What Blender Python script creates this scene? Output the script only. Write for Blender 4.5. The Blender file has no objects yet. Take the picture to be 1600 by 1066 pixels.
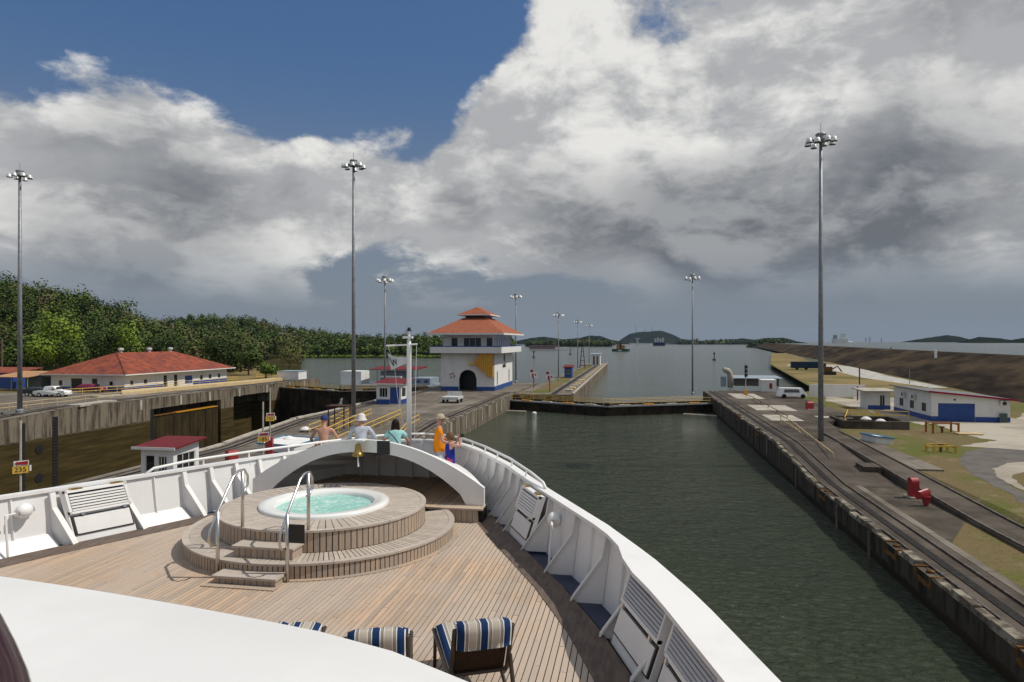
import bpy, bmesh, math, random
from math import sin, cos, tan, radians, pi, sqrt, atan2
from mathutils import Vector, Matrix
RNG = random.Random(7)
scene = bpy.context.scene
COL = scene.collection

# ------------------------------------------------------------------ camera
CAMZ, YAW, F = 11.55, radians(10.1), 1067.0
CA, SA = cos(YAW), sin(YAW)
cd = bpy.data.cameras.new('camera'); cam = bpy.data.objects.new('camera', cd); COL.objects.link(cam)
cam.location = (0, 0, CAMZ); cam.rotation_euler = (radians(90), 0, YAW)
cd.sensor_width = 36.0; cd.lens = 36.0 * F / 1600.0; cd.clip_start = 0.1; cd.clip_end = 30000
scene.camera = cam
# ------------------------------------------------------------------ sun, sky, exposure
SUN_EL, SUN_AZ = radians(53), radians(9)          # azimuth measured from +X towards +Y
sd = Vector((cos(SUN_EL)*cos(SUN_AZ), cos(SUN_EL)*sin(SUN_AZ), sin(SUN_EL)))
sl = bpy.data.lights.new('sun', 'SUN'); sl.energy = 3.3; sl.angle = radians(0.5); sl.color = (1, 0.945, 0.85)
so = bpy.data.objects.new('sun', sl); COL.objects.link(so); so.location = (40, 0, 60)
so.rotation_euler = sd.to_track_quat('Z', 'Y').to_euler()
scene.view_settings.view_transform = 'Standard'; scene.view_settings.look = 'None'
scene.view_settings.exposure = 0.0; scene.view_settings.gamma = 1.0
scene.view_settings.use_curve_mapping = False
scene.cycles.max_bounces = 6; scene.cycles.diffuse_bounces = 4; scene.cycles.glossy_bounces = 3
scene.cycles.transmission_bounces = 4; scene.cycles.volume_bounces = 0; scene.cycles.transparent_max_bounces = 6
scene.cycles.use_denoising = True
world = bpy.data.worlds.new('World'); scene.world = world; world.use_nodes = True
world.cycles.sampling_method = 'MANUAL'; world.cycles.sample_map_resolution = 512

def dir_of(px, py):
    x, y = (px-800)/F, (533-py)/F
    return Vector((x*CA-SA, x*SA+CA, y)).normalized()

class NT:
    """small helper to write node trees"""
    def __init__(s, tree): s.t = tree; s.n = tree.nodes; s.l = tree.links
    def new(s, typ, **kw):
        n = s.n.new(typ)
        for k, v in kw.items(): setattr(n, k, v)
        return n
    def put(s, sock, v):
        if hasattr(v, 'is_linked') or isinstance(v, bpy.types.NodeSocket): s.l.new(v, sock)
        elif v is not None: sock.default_value = v
    def math(s, op, a, b=None, c=None, clamp=False):
        n = s.new('ShaderNodeMath', operation=op); n.use_clamp = clamp
        for i, v in enumerate((a, b, c)):
            if v is not None: s.put(n.inputs[i], v)
        return n.outputs[0]
    def vmath(s, op, a, b=None):
        n = s.new('ShaderNodeVectorMath', operation=op); s.put(n.inputs[0], a)
        if b is not None: s.put(n.inputs[1], b)
        return n.outputs['Value'] if op in ('DOT_PRODUCT', 'LENGTH', 'DISTANCE') else n.outputs[0]
    def mix(s, f, a, b):
        n = s.new('ShaderNodeMix', data_type='RGBA'); s.put(n.inputs[0], f); s.put(n.inputs[6], a); s.put(n.inputs[7], b)
        return n.outputs[2]
    def ramp(s, f, a, b, lo=0.0, hi=1.0, smooth=True):
        n = s.new('ShaderNodeMapRange'); n.interpolation_type = 'SMOOTHSTEP' if smooth else 'LINEAR'
        s.put(n.inputs[0], f); n.inputs[1].default_value = a; n.inputs[2].default_value = b
        n.inputs[3].default_value = lo; n.inputs[4].default_value = hi
        return n.outputs[0]
    def noise(s, vec, scale, detail=4, rough=0.55, dist=0.0):
        n = s.new('ShaderNodeTexNoise'); s.put(n.inputs['Vector'], vec)
        n.inputs['Scale'].default_value = scale; n.inputs['Detail'].default_value = detail
        n.inputs['Roughness'].default_value = rough; n.inputs['Distortion'].default_value = dist
        return n.outputs[0]
    def comb(s, x, y, z):
        n = s.new('ShaderNodeCombineXYZ')
        for i, v in enumerate((x, y, z)): s.put(n.inputs[i], v)
        return n.outputs[0]
    def sep(s, v):
        n = s.new('ShaderNodeSeparateXYZ'); s.put(n.inputs[0], v); return n.outputs

def build_sky():
    nt = NT(world.node_tree); nt.n.clear()
    out = nt.new('ShaderNodeOutputWorld'); bg = nt.new('ShaderNodeBackground'); nt.l.new(bg.outputs[0], out.inputs[0])
    bg.inputs[1].default_value = 0.1
    sky = nt.new('ShaderNodeTexSky', sky_type='NISHITA'); sky.sun_disc = False
    sky.sun_elevation = SUN_EL; sky.sun_rotation = pi/2 - SUN_AZ
    sky.air_density = 1.0; sky.dust_density = 0.6; sky.ozone_density = 1.6
    d = nt.new('ShaderNodeTexCoord').outputs['Generated']
    x, y, z = nt.sep(d)
    warp = nt.new('ShaderNodeTexNoise'); nt.put(warp.inputs['Vector'], d); warp.inputs['Scale'].default_value = 5.0; warp.inputs['Detail'].default_value = 3
    wv = nt.vmath('MULTIPLY', nt.vmath('SUBTRACT', warp.outputs['Color'], (.5, .5, .5)), (.10, .10, .06))
    def density(off, det=10):
        v = nt.vmath('ADD', nt.vmath('ADD', d, off), wv)
        # flatter towards the horizon: the layer is seen at a slant
        zz = nt.sep(v)[2]; v2 = nt.comb(nt.sep(v)[0], nt.sep(v)[1], nt.math('MULTIPLY', nt.math('POWER', nt.math('MAXIMUM', zz, 0.0), .75), 1.9))
        a = nt.noise(v2, 3.1, det, .60)
        b = nt.noise(v2, 1.3, 2, .5)
        return nt.math('ADD', nt.math('MULTIPLY', a, .80), nt.math('MULTIPLY', b, .40))
    def lobe(px, py, width, amt):
        c = dir_of(px, py); dt = nt.vmath('DOT_PRODUCT', d, tuple(c))
        return nt.math('MULTIPLY', nt.ramp(dt, cos(width), 1.0), amt)
    def lobes(tab):
        t = None
        for a in tab: l = lobe(*a); t = l if t is None else nt.math('ADD', t, l)
        return t
    dens = density((0, 0, 0)); base = nt.math('ADD', nt.math('ADD', nt.math('MULTIPLY', dens, 1.22), -.095), lobes(SKY_LOBES))
    alpha = nt.ramp(base, .59, .69)
    lit = nt.ramp(nt.math('SUBTRACT', dens, density((.028, .010, .036), 8)), -.055, .075)
    thick = nt.ramp(base, .68, 1.06)
    dk = nt.math('ADD', thick, lobes(DARK_LOBES), clamp=True)
    bright = nt.mix(lit, (4.3, 4.35, 4.45, 1), (8.2, 8.1, 7.8, 1))
    dark = nt.mix(lit, (1.45, 1.57, 1.76, 1), (3.4, 3.48, 3.6, 1))
    ccol = nt.mix(dk, bright, dark)
    skyc = nt.mix(0.70, sky.outputs[0], (0.42, 1.15, 2.75, 1))
    hz = nt.ramp(z, 0.40, 0.03)
    skyc = nt.mix(nt.math('MULTIPLY', hz, 0.93), skyc, (2.05, 2.40, 2.80, 1))
    col = nt.mix(nt.math('MULTIPLY', alpha, nt.ramp(z, 0.035, 0.14, 0.0, 0.97)), skyc, ccol)
    col = nt.mix(nt.ramp(z, 0.0, -0.02), col, (1.2, 1.3, 1.3, 1))
    nt.l.new(col, bg.inputs[0])
SKY_LOBES = [(520, -30, 0.30, -0.27), (300, 30, 0.20, -0.22), (60, 0, .16, -.20), (720, 80, 0.13, -0.09), (640, 215, 0.07, -0.06), (330, 490, .12, -.10), (620, 490, .18, -.15), (880, 490, .2, -.14), (100, 450, .12, -.06), (105, 75, .055, .13), (10, 50, .11, -.12), (605, 162, .075, .17), (770, 100, .06, .10), (740, 195, .08, .10), (180, 128, .07, .08),
             (1300, 180, 0.50, 0.18), (150, 270, 0.30, 0.17), (420, 290, 0.17, 0.12), (640, 330, 0.13, 0.17), (800, 340, .15, .17), (1000, 370, .14, .08), (1350, 380, .2, .06), (1500, 490, .14, -.10), (530, 310, .11, .12), (230, 435, .06, .10), (440, 462, .05, .09), (90, 385, .06, .06)]
DARK_LOBES = [(1250, 360, .22, .52), (1500, 380, .22, .52), (1080, 300, .14, .18), (200, 310, .16, .42), (330, 340, .10, .25), (900, 390, .10, .30), (1000, 60, .32, -.45), (1450, 70, .36, -.45), (330, 190, .16, -.28), (560, 250, .10, -.35), (60, 190, .12, -.2), (720, 310, .1, -.25), (850, 250, .14, -.15)]
build_sky()

# ------------------------------------------------------------------ coordinates from the photograph's geometry
def P(px, py, z):
    """world point on the level z that lies behind photo pixel (px, py)"""
    D = (CAMZ - z) * F / (py - 533.0); t = (px-800)/F
    return Vector(((t*CA-SA)*D, (t*SA+CA)*D, z))
def PD(px, py, D):
    t = (px-800)/F; return Vector(((t*CA-SA)*D, (t*SA+CA)*D, CAMZ-(py-533)/F*D))

# ------------------------------------------------------------------ materials
MATS = {}
def mat(name, c1, c2=None, scale=3.0, rough=0.6, metal=0.0, bump=0.0, bscale=None, stretch=(1, 1, 1), lo=0.35, hi=0.65,
        c3=None, scale3=None, spec=None, coat=0.0, world_co=True, detail=5):
    if name in MATS: return MATS[name]
    m = bpy.data.materials.new(name); m.use_nodes = True; MATS[name] = m
    nt = NT(m.node_tree); b = nt.n['Principled BSDF']
    b.inputs['Roughness'].default_value = rough; b.inputs['Metallic'].default_value = metal
    if spec is None and rough >= .6: spec = .12
    if spec is not None: b.inputs['Specular IOR Level'].default_value = spec
    if coat: b.inputs['Coat Weight'].default_value = coat
    co = nt.new('ShaderNodeNewGeometry').outputs['Position'] if world_co else nt.new('ShaderNodeTexCoord').outputs['Object']
    v = nt.vmath('MULTIPLY', co, tuple(stretch))
    c1 = tuple(c1)+(1,)
    if c2 is None: b.inputs['Base Color'].default_value = c1
    else:
        f = nt.ramp(nt.noise(v, scale, detail, 0.6), lo, hi)
        col = nt.mix(f, c1, tuple(c2)+(1,))
        if c3 is not None:
            f3 = nt.ramp(nt.noise(nt.vmath('ADD', v, (31.7, 5.1, 9.3)), scale3 or scale*0.3, 4, 0.6), 0.45, 0.62)
            col = nt.mix(f3, col, tuple(c3)+(1,))
        nt.l.new(col, b.inputs['Base Color'])
    if bump:
        bn = nt.new('ShaderNodeBump'); bn.inputs['Strength'].default_value = min(1, bump); bn.inputs['Distance'].default_value = 0.05
        nt.l.new(nt.noise(v, bscale or scale*4, 4, 0.6), bn.inputs['Height']); nt.l.new(bn.outputs[0], b.inputs['Normal'])
    return m

def emat(name, fn, rough=0.6, metal=0.0):
    """material whose colour is built by fn(nt) -> colour socket (and optional height socket)"""
    if name in MATS: return MATS[name]
    m = bpy.data.materials.new(name); m.use_nodes = True; MATS[name] = m
    nt = NT(m.node_tree); b = nt.n['Principled BSDF']
    b.inputs['Roughness'].default_value = rough; b.inputs['Metallic'].default_value = metal
    if rough >= .6: b.inputs['Specular IOR Level'].default_value = .12
    r = fn(nt, b)
    if isinstance(r, tuple):
        nt.l.new(r[0], b.inputs['Base Color'])
        bn = nt.new('ShaderNodeBump'); bn.inputs['Strength'].default_value = r[2]; bn.inputs['Distance'].default_value = r[3]
        nt.l.new(r[1], bn.inputs['Height']); nt.l.new(bn.outputs[0], b.inputs['Normal'])
    elif r is not None: nt.l.new(r, b.inputs['Base Color'])
    return m
def pos(nt): return nt.new('ShaderNodeNewGeometry').outputs['Position']

WHITE = mat('white_paint', (.82, .815, .80), (.73, .72, .69), 1.3, .38, lo=.45, hi=.8, bump=.10, bscale=2.2)
WHITE2 = mat('white_wall_paint', (.74, .735, .71), (.66, .65, .61), .7, .7, stretch=(1, 1, .35), lo=.42, hi=.75)
BLUE = mat('blue_paint', (.012, .07, .30), (.015, .055, .22), 1.5, .5)
NAVY = mat('navy_deck_paint', (.012, .022, .075), (.02, .03, .07), 4, .45)
RED = mat('red_paint', (.34, .018, .022), (.24, .016, .02), 3, .45)
REDROOF = mat('red_metal_roof', (.17, .022, .026), (.13, .02, .022), 1.2, .6)
YELLOW = mat('yellow_paint', (.74, .47, .06), (.58, .36, .05), 4, .5)
ORANGEY = mat('ochre_paint', (.60, .29, .02), (.46, .21, .02), 2.5, .5)
STEEL = mat('brushed_steel', (.62, .60, .57), None, rough=.28, metal=1.0)
GALV = mat('galvanised_pole', (.30, .31, .325), (.22, .23, .24), 2.2, .5, metal=.3)
BLACK = mat('black_paint', (.012, .012, .013), (.02, .02, .02), 4, .5)
DARKGLASS = mat('dark_glass', (.012, .014, .017), None, rough=.08, spec=.6)
BRASS = mat('brass', (.55, .36, .10), (.38, .24, .07), 8, .3, metal=1.0)
CONC = mat('stained_concrete', (.175, .15, .122), (.115, .098, .078), .45, .88, bump=.25, bscale=5, c3=(.215, .19, .155), scale3=.12)
CONC_L = mat('pale_concrete', (.46, .42, .35), (.33, .30, .25), .8, .85, bump=.3, bscale=5)
CONC_D = mat('dark_concrete', (.085, .070, .056), (.055, .045, .036), .3, .88, bump=.3, bscale=4, c3=(.115, .096, .076), scale3=.13)
def _jointed(c1, c2, c3, sx, sy):
    def fn(nt, b):
        p = pos(nt); x, y, z = nt.sep(p); n1 = nt.noise(p, .38, 5, .6); n2 = nt.noise(p, .13, 4, .6); g = nt.noise(p, 5, 4, .65)
        st = nt.noise(nt.comb(nt.math('MULTIPLY', x, 1.6), nt.math('MULTIPLY', y, .10), 0), 1.2, 4, .6)
        c = nt.mix(nt.ramp(n1, .38, .64), tuple(c1)+(1,), tuple(c2)+(1,)); c = nt.mix(nt.ramp(n2, .47, .62), c, tuple(c3)+(1,))
        c = nt.mix(nt.ramp(st, .52, .72, 0, .6), c, (.035, .029, .023, 1)); c = nt.mix(nt.ramp(g, .55, .8, 0, .5), c, tuple(k*1.5 for k in c1)+(1,))
        j = None
        for q, s_ in ((x, sx), (y, sy)):
            f = nt.math('ABSOLUTE', nt.math('SUBTRACT', nt.math('FRACT', nt.math('DIVIDE', q, s_)), .5)); f = nt.math('LESS_THAN', f, .035/s_); j = f if j is None else nt.math('MAXIMUM', j, f)
        return nt.mix(nt.math('MULTIPLY', j, .75), c, (.02, .017, .014, 1)), g, .35, .05
    return fn
CONC = emat('stained_concrete_slabs', _jointed((.175, .15, .122), (.115, .098, .078), (.215, .19, .155), 4.7, 6.1), .88)
CONC_D = emat('dark_concrete_slabs', _jointed((.088, .072, .058), (.055, .045, .036), (.12, .10, .08), 5.2, 7.3), .88)  # darker than CONC: stains plus right-bank cloud shadow put into the colour
KERB = mat('weathered_kerb_stone', (.15, .125, .095), (.06, .05, .038), 1.7, .9, bump=.8, bscale=7, c3=(.29, .26, .205), scale3=1.1)
RUST = mat('rusty_yellow_steel', (.20, .10, .028), (.075, .038, .018), 3, .75, bump=.4)
RAILST = mat('worn_rail_steel', (.20, .18, .165), (.10, .07, .05), 3, .4, metal=.7)
SLOT = mat('greasy_rack_track', (.012, .011, .010), (.03, .026, .022), 3, .6)
CREAM = mat('cream_concrete_kerb', (.62, .47, .25), (.50, .38, .22), 1.2, .8)
TAN = mat('tan_metal_roof', (.48, .27, .13), (.38, .21, .10), 1, .6)
GREYB = mat('grey_blue_sheet', (.28, .34, .40), (.22, .27, .32), 1.5, .55)
AIRCON = mat('aircon_white', (.62, .62, .60), (.5, .5, .48), 3, .5)

def streaked(name, c_hi, c_lo, c_dark, zsplit, width, algae):
    def fn(nt, b):
        p = pos(nt); x, y, z = nt.sep(p)
        st = nt.noise(nt.comb(nt.math('MULTIPLY', x, 1.0), nt.math('MULTIPLY', y, 1.0), nt.math('MULTIPLY', z, .12)), 1.1, 6, .65)
        gr = nt.noise(p, 3.0, 5, .65)
        f = nt.ramp(st, .42, .63)
        up = nt.mix(f, tuple(c_hi)+(1,), tuple(c_dark)+(1,))
        up = nt.mix(nt.ramp(gr, .5, .75, 0, .6), up, tuple(c_lo)+(1,))
        hor = nt.noise(nt.comb(nt.math('MULTIPLY', x, .12), nt.math('MULTIPLY', y, .12), nt.math('MULTIPLY', z, 1.6)), 1.5, 5, .6)
        low = nt.mix(nt.ramp(hor, .38, .68), tuple(algae[0])+(1,), tuple(algae[1])+(1,))
        low = nt.mix(nt.ramp(gr, .62, .78, 0, .5), low, (.16, .13, .075, 1))
        edge = nt.math('ADD', z, nt.math('MULTIPLY', nt.math('SUBTRACT', st, .5), width*2.4))
        return nt.mix(nt.ramp(edge, zsplit-width*.25, zsplit+width*.25), low, up), gr, .5, .06
    return emat(name, fn, .85)
LOCKFACE_L = streaked('algae_stained_lock_wall', (.215, .180, .135), (.10, .083, .062), (.062, .050, .036), -1.1, .55, ((.042, .030, .010), (.080, .058, .020)))
LOCKFACE = streaked('stained_lock_wall', (.075, .064, .05), (.04, .034, .026), (.022, .019, .015), .25, .4, ((.018, .015, .010), (.035, .028, .016)))

def _teak(nt, b):
    a = nt.new('ShaderNodeAttribute', attribute_name='rnd').outputs['Fac']
    p = pos(nt)
    g = nt.noise(nt.vmath('MULTIPLY', p, (14, 1.0, 14)), 3.0, 5, .6)
    big = nt.noise(p, .55, 3, .5)
    c = nt.mix(a, (.60, .43, .295, 1), (.39, .31, .24, 1))
    c = nt.mix(nt.ramp(g, .35, .7, 0, .5), c, (.34, .26, .20, 1))
    c = nt.mix(nt.ramp(big, .40, .62, 0, .6), c, (.47, .405, .345, 1))
    return c, g, .25, .01
TEAK = emat('weathered_teak', _teak, .65)
def _teak_v(nt, b):
    a = nt.new('ShaderNodeAttribute', attribute_name='rnd').outputs['Fac']
    p = pos(nt)
    g = nt.noise(nt.vmath('MULTIPLY', p, (9, 9, 1.2)), 3.0, 5, .6)
    c = nt.mix(a, (.50, .375, .27, 1), (.39, .33, .275, 1))
    c = nt.mix(nt.ramp(g, .35, .7, 0, .6), c, (.30, .245, .20, 1))
    return c, g, .25, .01
TEAKV = emat('greyed_teak_staves', _teak_v, .7)
def _teak_t(nt, b):
    a = nt.new('ShaderNodeAttribute', attribute_name='rnd').outputs['Fac']; p = pos(nt); g = nt.noise(p, 9.0, 5, .6)
    c = nt.mix(a, (.54, .47, .40, 1), (.42, .365, .31, 1)); return nt.mix(nt.ramp(g, .4, .7, 0, .5), c, (.36, .31, .265, 1)), g, .25, .01
TEAKT = emat('silvered_teak_boards', _teak_t, .7)
TEAKD = mat('dark_margin_teak', (.165, .125, .10), (.11, .085, .07), 5, .6, stretch=(3, .6, 3))
CAULK = mat('black_caulking', (.02, .018, .016), None, rough=.7)

# ------------------------------------------------------------------ mesh builder
class MB:
    def __init__(s): s.v = []; s.f = []; s.m = []; s.r = []; s.nv = []; s.mi = 0; s.rv = 0.5
    def vert(s, *ps):
        i = len(s.v); s.v += [tuple(p) for p in ps]; return i
    def face(s, idx): s.f.append(tuple(idx)); s.m.append(s.mi); s.r.append(s.rv); return s
    def poly(s, pts):
        i = s.vert(*pts); s.face(range(i, i+len(pts))); return s
    def hexa(s, b, t):
        """bottom 4 points (ccw seen from above) and top 4 points"""
        i = s.vert(*b, *t)
        for q in ((3, 2, 1, 0), (4, 5, 6, 7), (0, 1, 5, 4), (1, 2, 6, 5), (2, 3, 7, 6), (3, 0, 4, 7)): s.face([i+k for k in q])
        return s
    def box(s, c, size, rz=0.0, rx=0.0):
        hx, hy, hz = size[0]/2, size[1]/2, size[2]/2
        M = Matrix.Translation(Vector(c)) @ Matrix.Rotation(rz, 4, 'Z') @ Matrix.Rotation(rx, 4, 'X')
        q = [(-hx, -hy), (hx, -hy), (hx, hy), (-hx, hy)]
        return s.hexa([M @ Vector((a, b, -hz)) for a, b in q], [M @ Vector((a, b, hz)) for a, b in q])
    def bx(s, x0, x1, y0, y1, z0, z1):
        return s.hexa([(x0, y0, z0), (x1, y0, z0), (x1, y1, z0), (x0, y1, z0)], [(x0, y0, z1), (x1, y0, z1), (x1, y1, z1), (x0, y1, z1)])
    def prism(s, pts, z0, z1):
        n = len(pts); a = sum(pts[i][0]*pts[(i+1) % n][1]-pts[(i+1) % n][0]*pts[i][1] for i in range(n))
        if a < 0: pts = pts[::-1]
        i = s.vert(*[(p[0], p[1], z0) for p in pts], *[(p[0], p[1], z1) for p in pts])
        s.face([i+k for k in range(n-1, -1, -1)]); s.face([i+n+k for k in range(n)])
        for k in range(n): s.face([i+k, i+(k+1) % n, i+n+(k+1) % n, i+n+k])
        return s
    def tube(s, pts, r, n=8, closed=False, caps=True):
        pts = [Vector(p) for p in pts]; rs = r if isinstance(r, (list, tuple)) else [r]*len(pts)
        m = len(pts); base = len(s.v); up = Vector((0, 0, 1)); prev = None
        for k in range(m):
            if closed: t = pts[(k+1) % m]-pts[k-1]
            else: t = pts[min(k+1, m-1)]-pts[max(k-1, 0)]
            if t.length < 1e-9: t = Vector((0, 0, 1))
            t.normalize()
            if prev is None:
                a = t.cross(up)
                if a.length < 1e-3: a = t.cross(Vector((0, 1, 0)))
            else: a = prev - t*prev.dot(t)
            a.normalize(); prev = a; b = t.cross(a)
            for j in range(n):
                th = 2*pi*j/n; s.v.append(tuple(pts[k]+(a*cos(th)+b*sin(th))*rs[k]))
        for k in range(m if closed else m-1):
            q = (k+1) % m
            for j in range(n): s.face([base+k*n+j, base+k*n+(j+1) % n, base+q*n+(j+1) % n, base+q*n+j][::-1])
        if caps and not closed:
            s.face([base+j for j in range(n)]); s.face([base+(m-1)*n+j for j in range(n-1, -1, -1)])
        return s
    def lathe(s, prof, c=(0, 0, 0), n=24, a0=0.0, a1=2*pi, sy=1.0):
        full = abs(a1-a0-2*pi) < 1e-6; cnt = n if full else n+1; base = len(s.v); m = len(prof)
        for j in range(cnt):
            th = a0+(a1-a0)*j/n
            for r, z in prof: s.v.append((c[0]+r*cos(th), c[1]+r*sin(th)*sy, c[2]+z))
        for j in range(n):
            q = (j+1) % cnt
            for k in range(m-1):
                s.face([base+j*m+k, base+q*m+k, base+q*m+k+1, base+j*m+k+1])
        return s
    def loft(s, rows, close=False):
        base = len(s.v); n = len(rows[0])
        for r in rows: s.v += [tuple(p) for p in r]
        for k in range(len(rows)-1):
            for j in range(n if close else n-1):
                q = (j+1) % n
                s.face([base+k*n+j, base+k*n+q, base+(k+1)*n+q, base+(k+1)*n+j])
        return s
    def ball(s, c, r, n=10, sq=(1, 1, 1)):
        rows = []
        for i in range(n//2+1):
            ph = pi*i/(n//2)-pi/2
            rows.append([(c[0]+r*sq[0]*cos(ph)*cos(2*pi*j/n), c[1]+r*sq[1]*cos(ph)*sin(2*pi*j/n), c[2]+r*sq[2]*sin(ph)) for j in range(n)])
        return s.loft(rows, True)
    def mesh(s, name, mats, off=(0, 0, 0), smooth=False):
        me = bpy.data.meshes.new(name); o = Vector(off)
        me.from_pydata([tuple(Vector(p)-o) for p in s.v], [], s.f)
        for m in (mats if isinstance(mats, (list, tuple)) else [mats]): me.materials.append(m)
        me.polygons.foreach_set('material_index', s.m)
        if smooth: me.polygons.foreach_set('use_smooth', [True]*len(s.f))
        at = me.attributes.new('rnd', 'FLOAT', 'FACE'); at.data.foreach_set('value', s.r)
        me.update()
        if len(s.nv) == len(s.v):
            me.polygons.foreach_set('use_smooth', [True]*len(s.f)); me.normals_split_custom_set_from_vertices(s.nv)
        return me
    def build(s, name, mats, parent=None, smooth=False, loc=None):
        """world coordinates in; the object's origin goes to loc (or stays with its parent's)"""
        off = Vector(loc) if loc is not None else (parent_loc(parent) if parent else Vector((0, 0, 0)))
        o = bpy.data.objects.new(name, s.mesh(name, mats, off, smooth)); COL.objects.link(o)
        if parent is not None:
            o.parent = parent; o.location = off-parent_loc(parent)
        else: o.location = off
        return o
LOCS = {}
def parent_loc(p):
    l = Vector((0, 0, 0))
    while p is not None: l += p.location; p = p.parent
    return l
def autosmooth(o, ang=40):
    me = o.data; me.polygons.foreach_set('use_smooth', [True]*len(me.polygons))
    bm = bmesh.new(); bm.from_mesh(me); bmesh.ops.remove_doubles(bm, verts=bm.verts, dist=1e-5)
    for e in bm.edges:
        if len(e.link_faces) == 2 and e.calc_face_angle(0) > radians(ang): e.smooth = False
    bm.to_mesh(me); bm.free(); return o
def tag(o, label, cat, group=None):
    o['label'] = label; o['category'] = cat
    if group: o['group'] = group
    return o
def thing(name, loc, label, cat, group=None, rz=0.0):
    o = bpy.data.objects.new(name, None); COL.objects.link(o); o.location = loc; o.rotation_euler = (0, 0, rz)
    o.empty_display_size = .3
    return tag(o, label, cat, group)
def struct(o): o['kind'] = 'structure'; return o
def stuff(o): o['kind'] = 'stuff'; return o
def copy_tree(o, parent=None, loc=None, rz=None):
    c = o.copy(); COL.objects.link(c); c.parent = parent
    if loc is not None: c.location = loc
    if rz is not None: c.rotation_euler = (0, 0, rz)
    for ch in list(o.children): copy_tree(ch, c)
    return c
def text_mesh(name, body, size, M, material, parent=None, extr=.004, sx=1.0):
    cu = bpy.data.curves.new(name, 'FONT'); cu.body = body; cu.size = size; cu.align_x = 'CENTER'; cu.align_y = 'CENTER'; cu.extrude = extr
    t = bpy.data.objects.new(name, cu); COL.objects.link(t)
    me = bpy.data.meshes.new_from_object(t.evaluated_get(bpy.context.evaluated_depsgraph_get()))
    bpy.data.objects.remove(t); bpy.data.curves.remove(cu)
    me.transform(Matrix.Diagonal((sx, 1, 1, 1))); me.materials.clear(); me.materials.append(material)
    o = bpy.data.objects.new(name, me); COL.objects.link(o)
    if parent is not None: o.parent = parent; M = Matrix.Translation(-parent_loc(parent)) @ M
    o.matrix_local = M
    return o
def facing(p, n, up=(0, 0, 1)):
    """matrix whose local XY plane faces direction n at point p (text reads upright)"""
    n = Vector(n).normalized(); x = Vector(up).cross(n).normalized(); y = n.cross(x)
    return Matrix.Translation(Vector(p)) @ Matrix((x, y, n)).transposed().to_4x4()

def wall(mb, p0, p1, z0, z1, openings=(), depth=.22, z1b=None):
    """wall sheet from p0 to p1 (outside on the right hand of p0->p1), openings (u0,u1,zlo,zhi[,arch])"""
    p0, p1 = Vector((p0[0], p0[1], 0)), Vector((p1[0], p1[1], 0)); L = (p1-p0).length; t = (p1-p0)/L
    inn = Vector((-t.y, t.x, 0))*depth; z1b = z1 if z1b is None else z1b
    top = lambda u: z1+(z1b-z1)*u/L
    pt = lambda u, z, k=0: tuple(p0+t*u+inn*k+Vector((0, 0, z)))
    us = {0.0, L}
    for o in openings:
        us |= {o[0], o[1]}
        if len(o) > 4: us |= {o[0]+(o[1]-o[0])*k/12 for k in range(13)}
    us = sorted(us)
    def zr(o, u):
        if len(o) > 4:
            c = (o[0]+o[1])/2; r = (o[1]-o[0])/2; return o[3]-o[4]+o[4]*sqrt(max(0, 1-((u-c)/r)**2))
        return o[3]
    for a, b in zip(us[:-1], us[1:]):
        mid = (a+b)/2; zs = [(z0, z0)]
        for o in sorted([o for o in openings if o[0] <= mid <= o[1]], key=lambda o: o[2]):
            la, lb = zs.pop()
            if o[2] > la+1e-6: mb.poly([pt(a, la), pt(b, lb), pt(b, o[2]), pt(a, o[2])])
            ha, hb = zr(o, a), zr(o, b)
            mb.poly([pt(a, ha, 1), pt(b, hb, 1), pt(b, hb), pt(a, ha)][::-1])
            if o[2] > z0+1e-6: mb.poly([pt(a, o[2], 1), pt(b, o[2], 1), pt(b, o[2]), pt(a, o[2])])
            zs.append((ha, hb))
        la, lb = zs.pop(); mb.poly([pt(a, la), pt(b, lb), pt(b, top(b)), pt(a, top(a))])
    for o in openings:
        for u, fl in ((o[0], 1), (o[1], -1)):
            q = [pt(u, o[2]), pt(u, zr(o, u)), pt(u, zr(o, u), 1), pt(u, o[2], 1)]
            mb.poly(q if fl > 0 else q[::-1])
    return pt
def pane_frame(parent, pt, o, glass, framem, mull=1, name='window', trans=0):
    """glass pane set into an opening plus a frame with mullions"""
    u0, u1, a, b = o[:4]; g = MB(); g.poly([pt(u0, a, .7), pt(u1, a, .7), pt(u1, b, .7), pt(u0, b, .7)])
    w = g.build(name, glass, parent); f = MB(); e = .06
    def bar(ua, ub, za, zb):
        f.hexa([pt(ua, za, .35), pt(ub, za, .35), pt(ub, za, .62), pt(ua, za, .62)], [pt(ua, zb, .35), pt(ub, zb, .35), pt(ub, zb, .62), pt(ua, zb, .62)])
    bar(u0, u0+e, a, b); bar(u1-e, u1, a, b); bar(u0+e, u1-e, a, a+e); bar(u0+e, u1-e, b-e, b)
    for k in range(mull):
        c = u0+(u1-u0)*(k+1)/(mull+1); bar(c-.025, c+.025, a+e, b-e)
    f.build('frame', framem, w)
    return w
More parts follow.
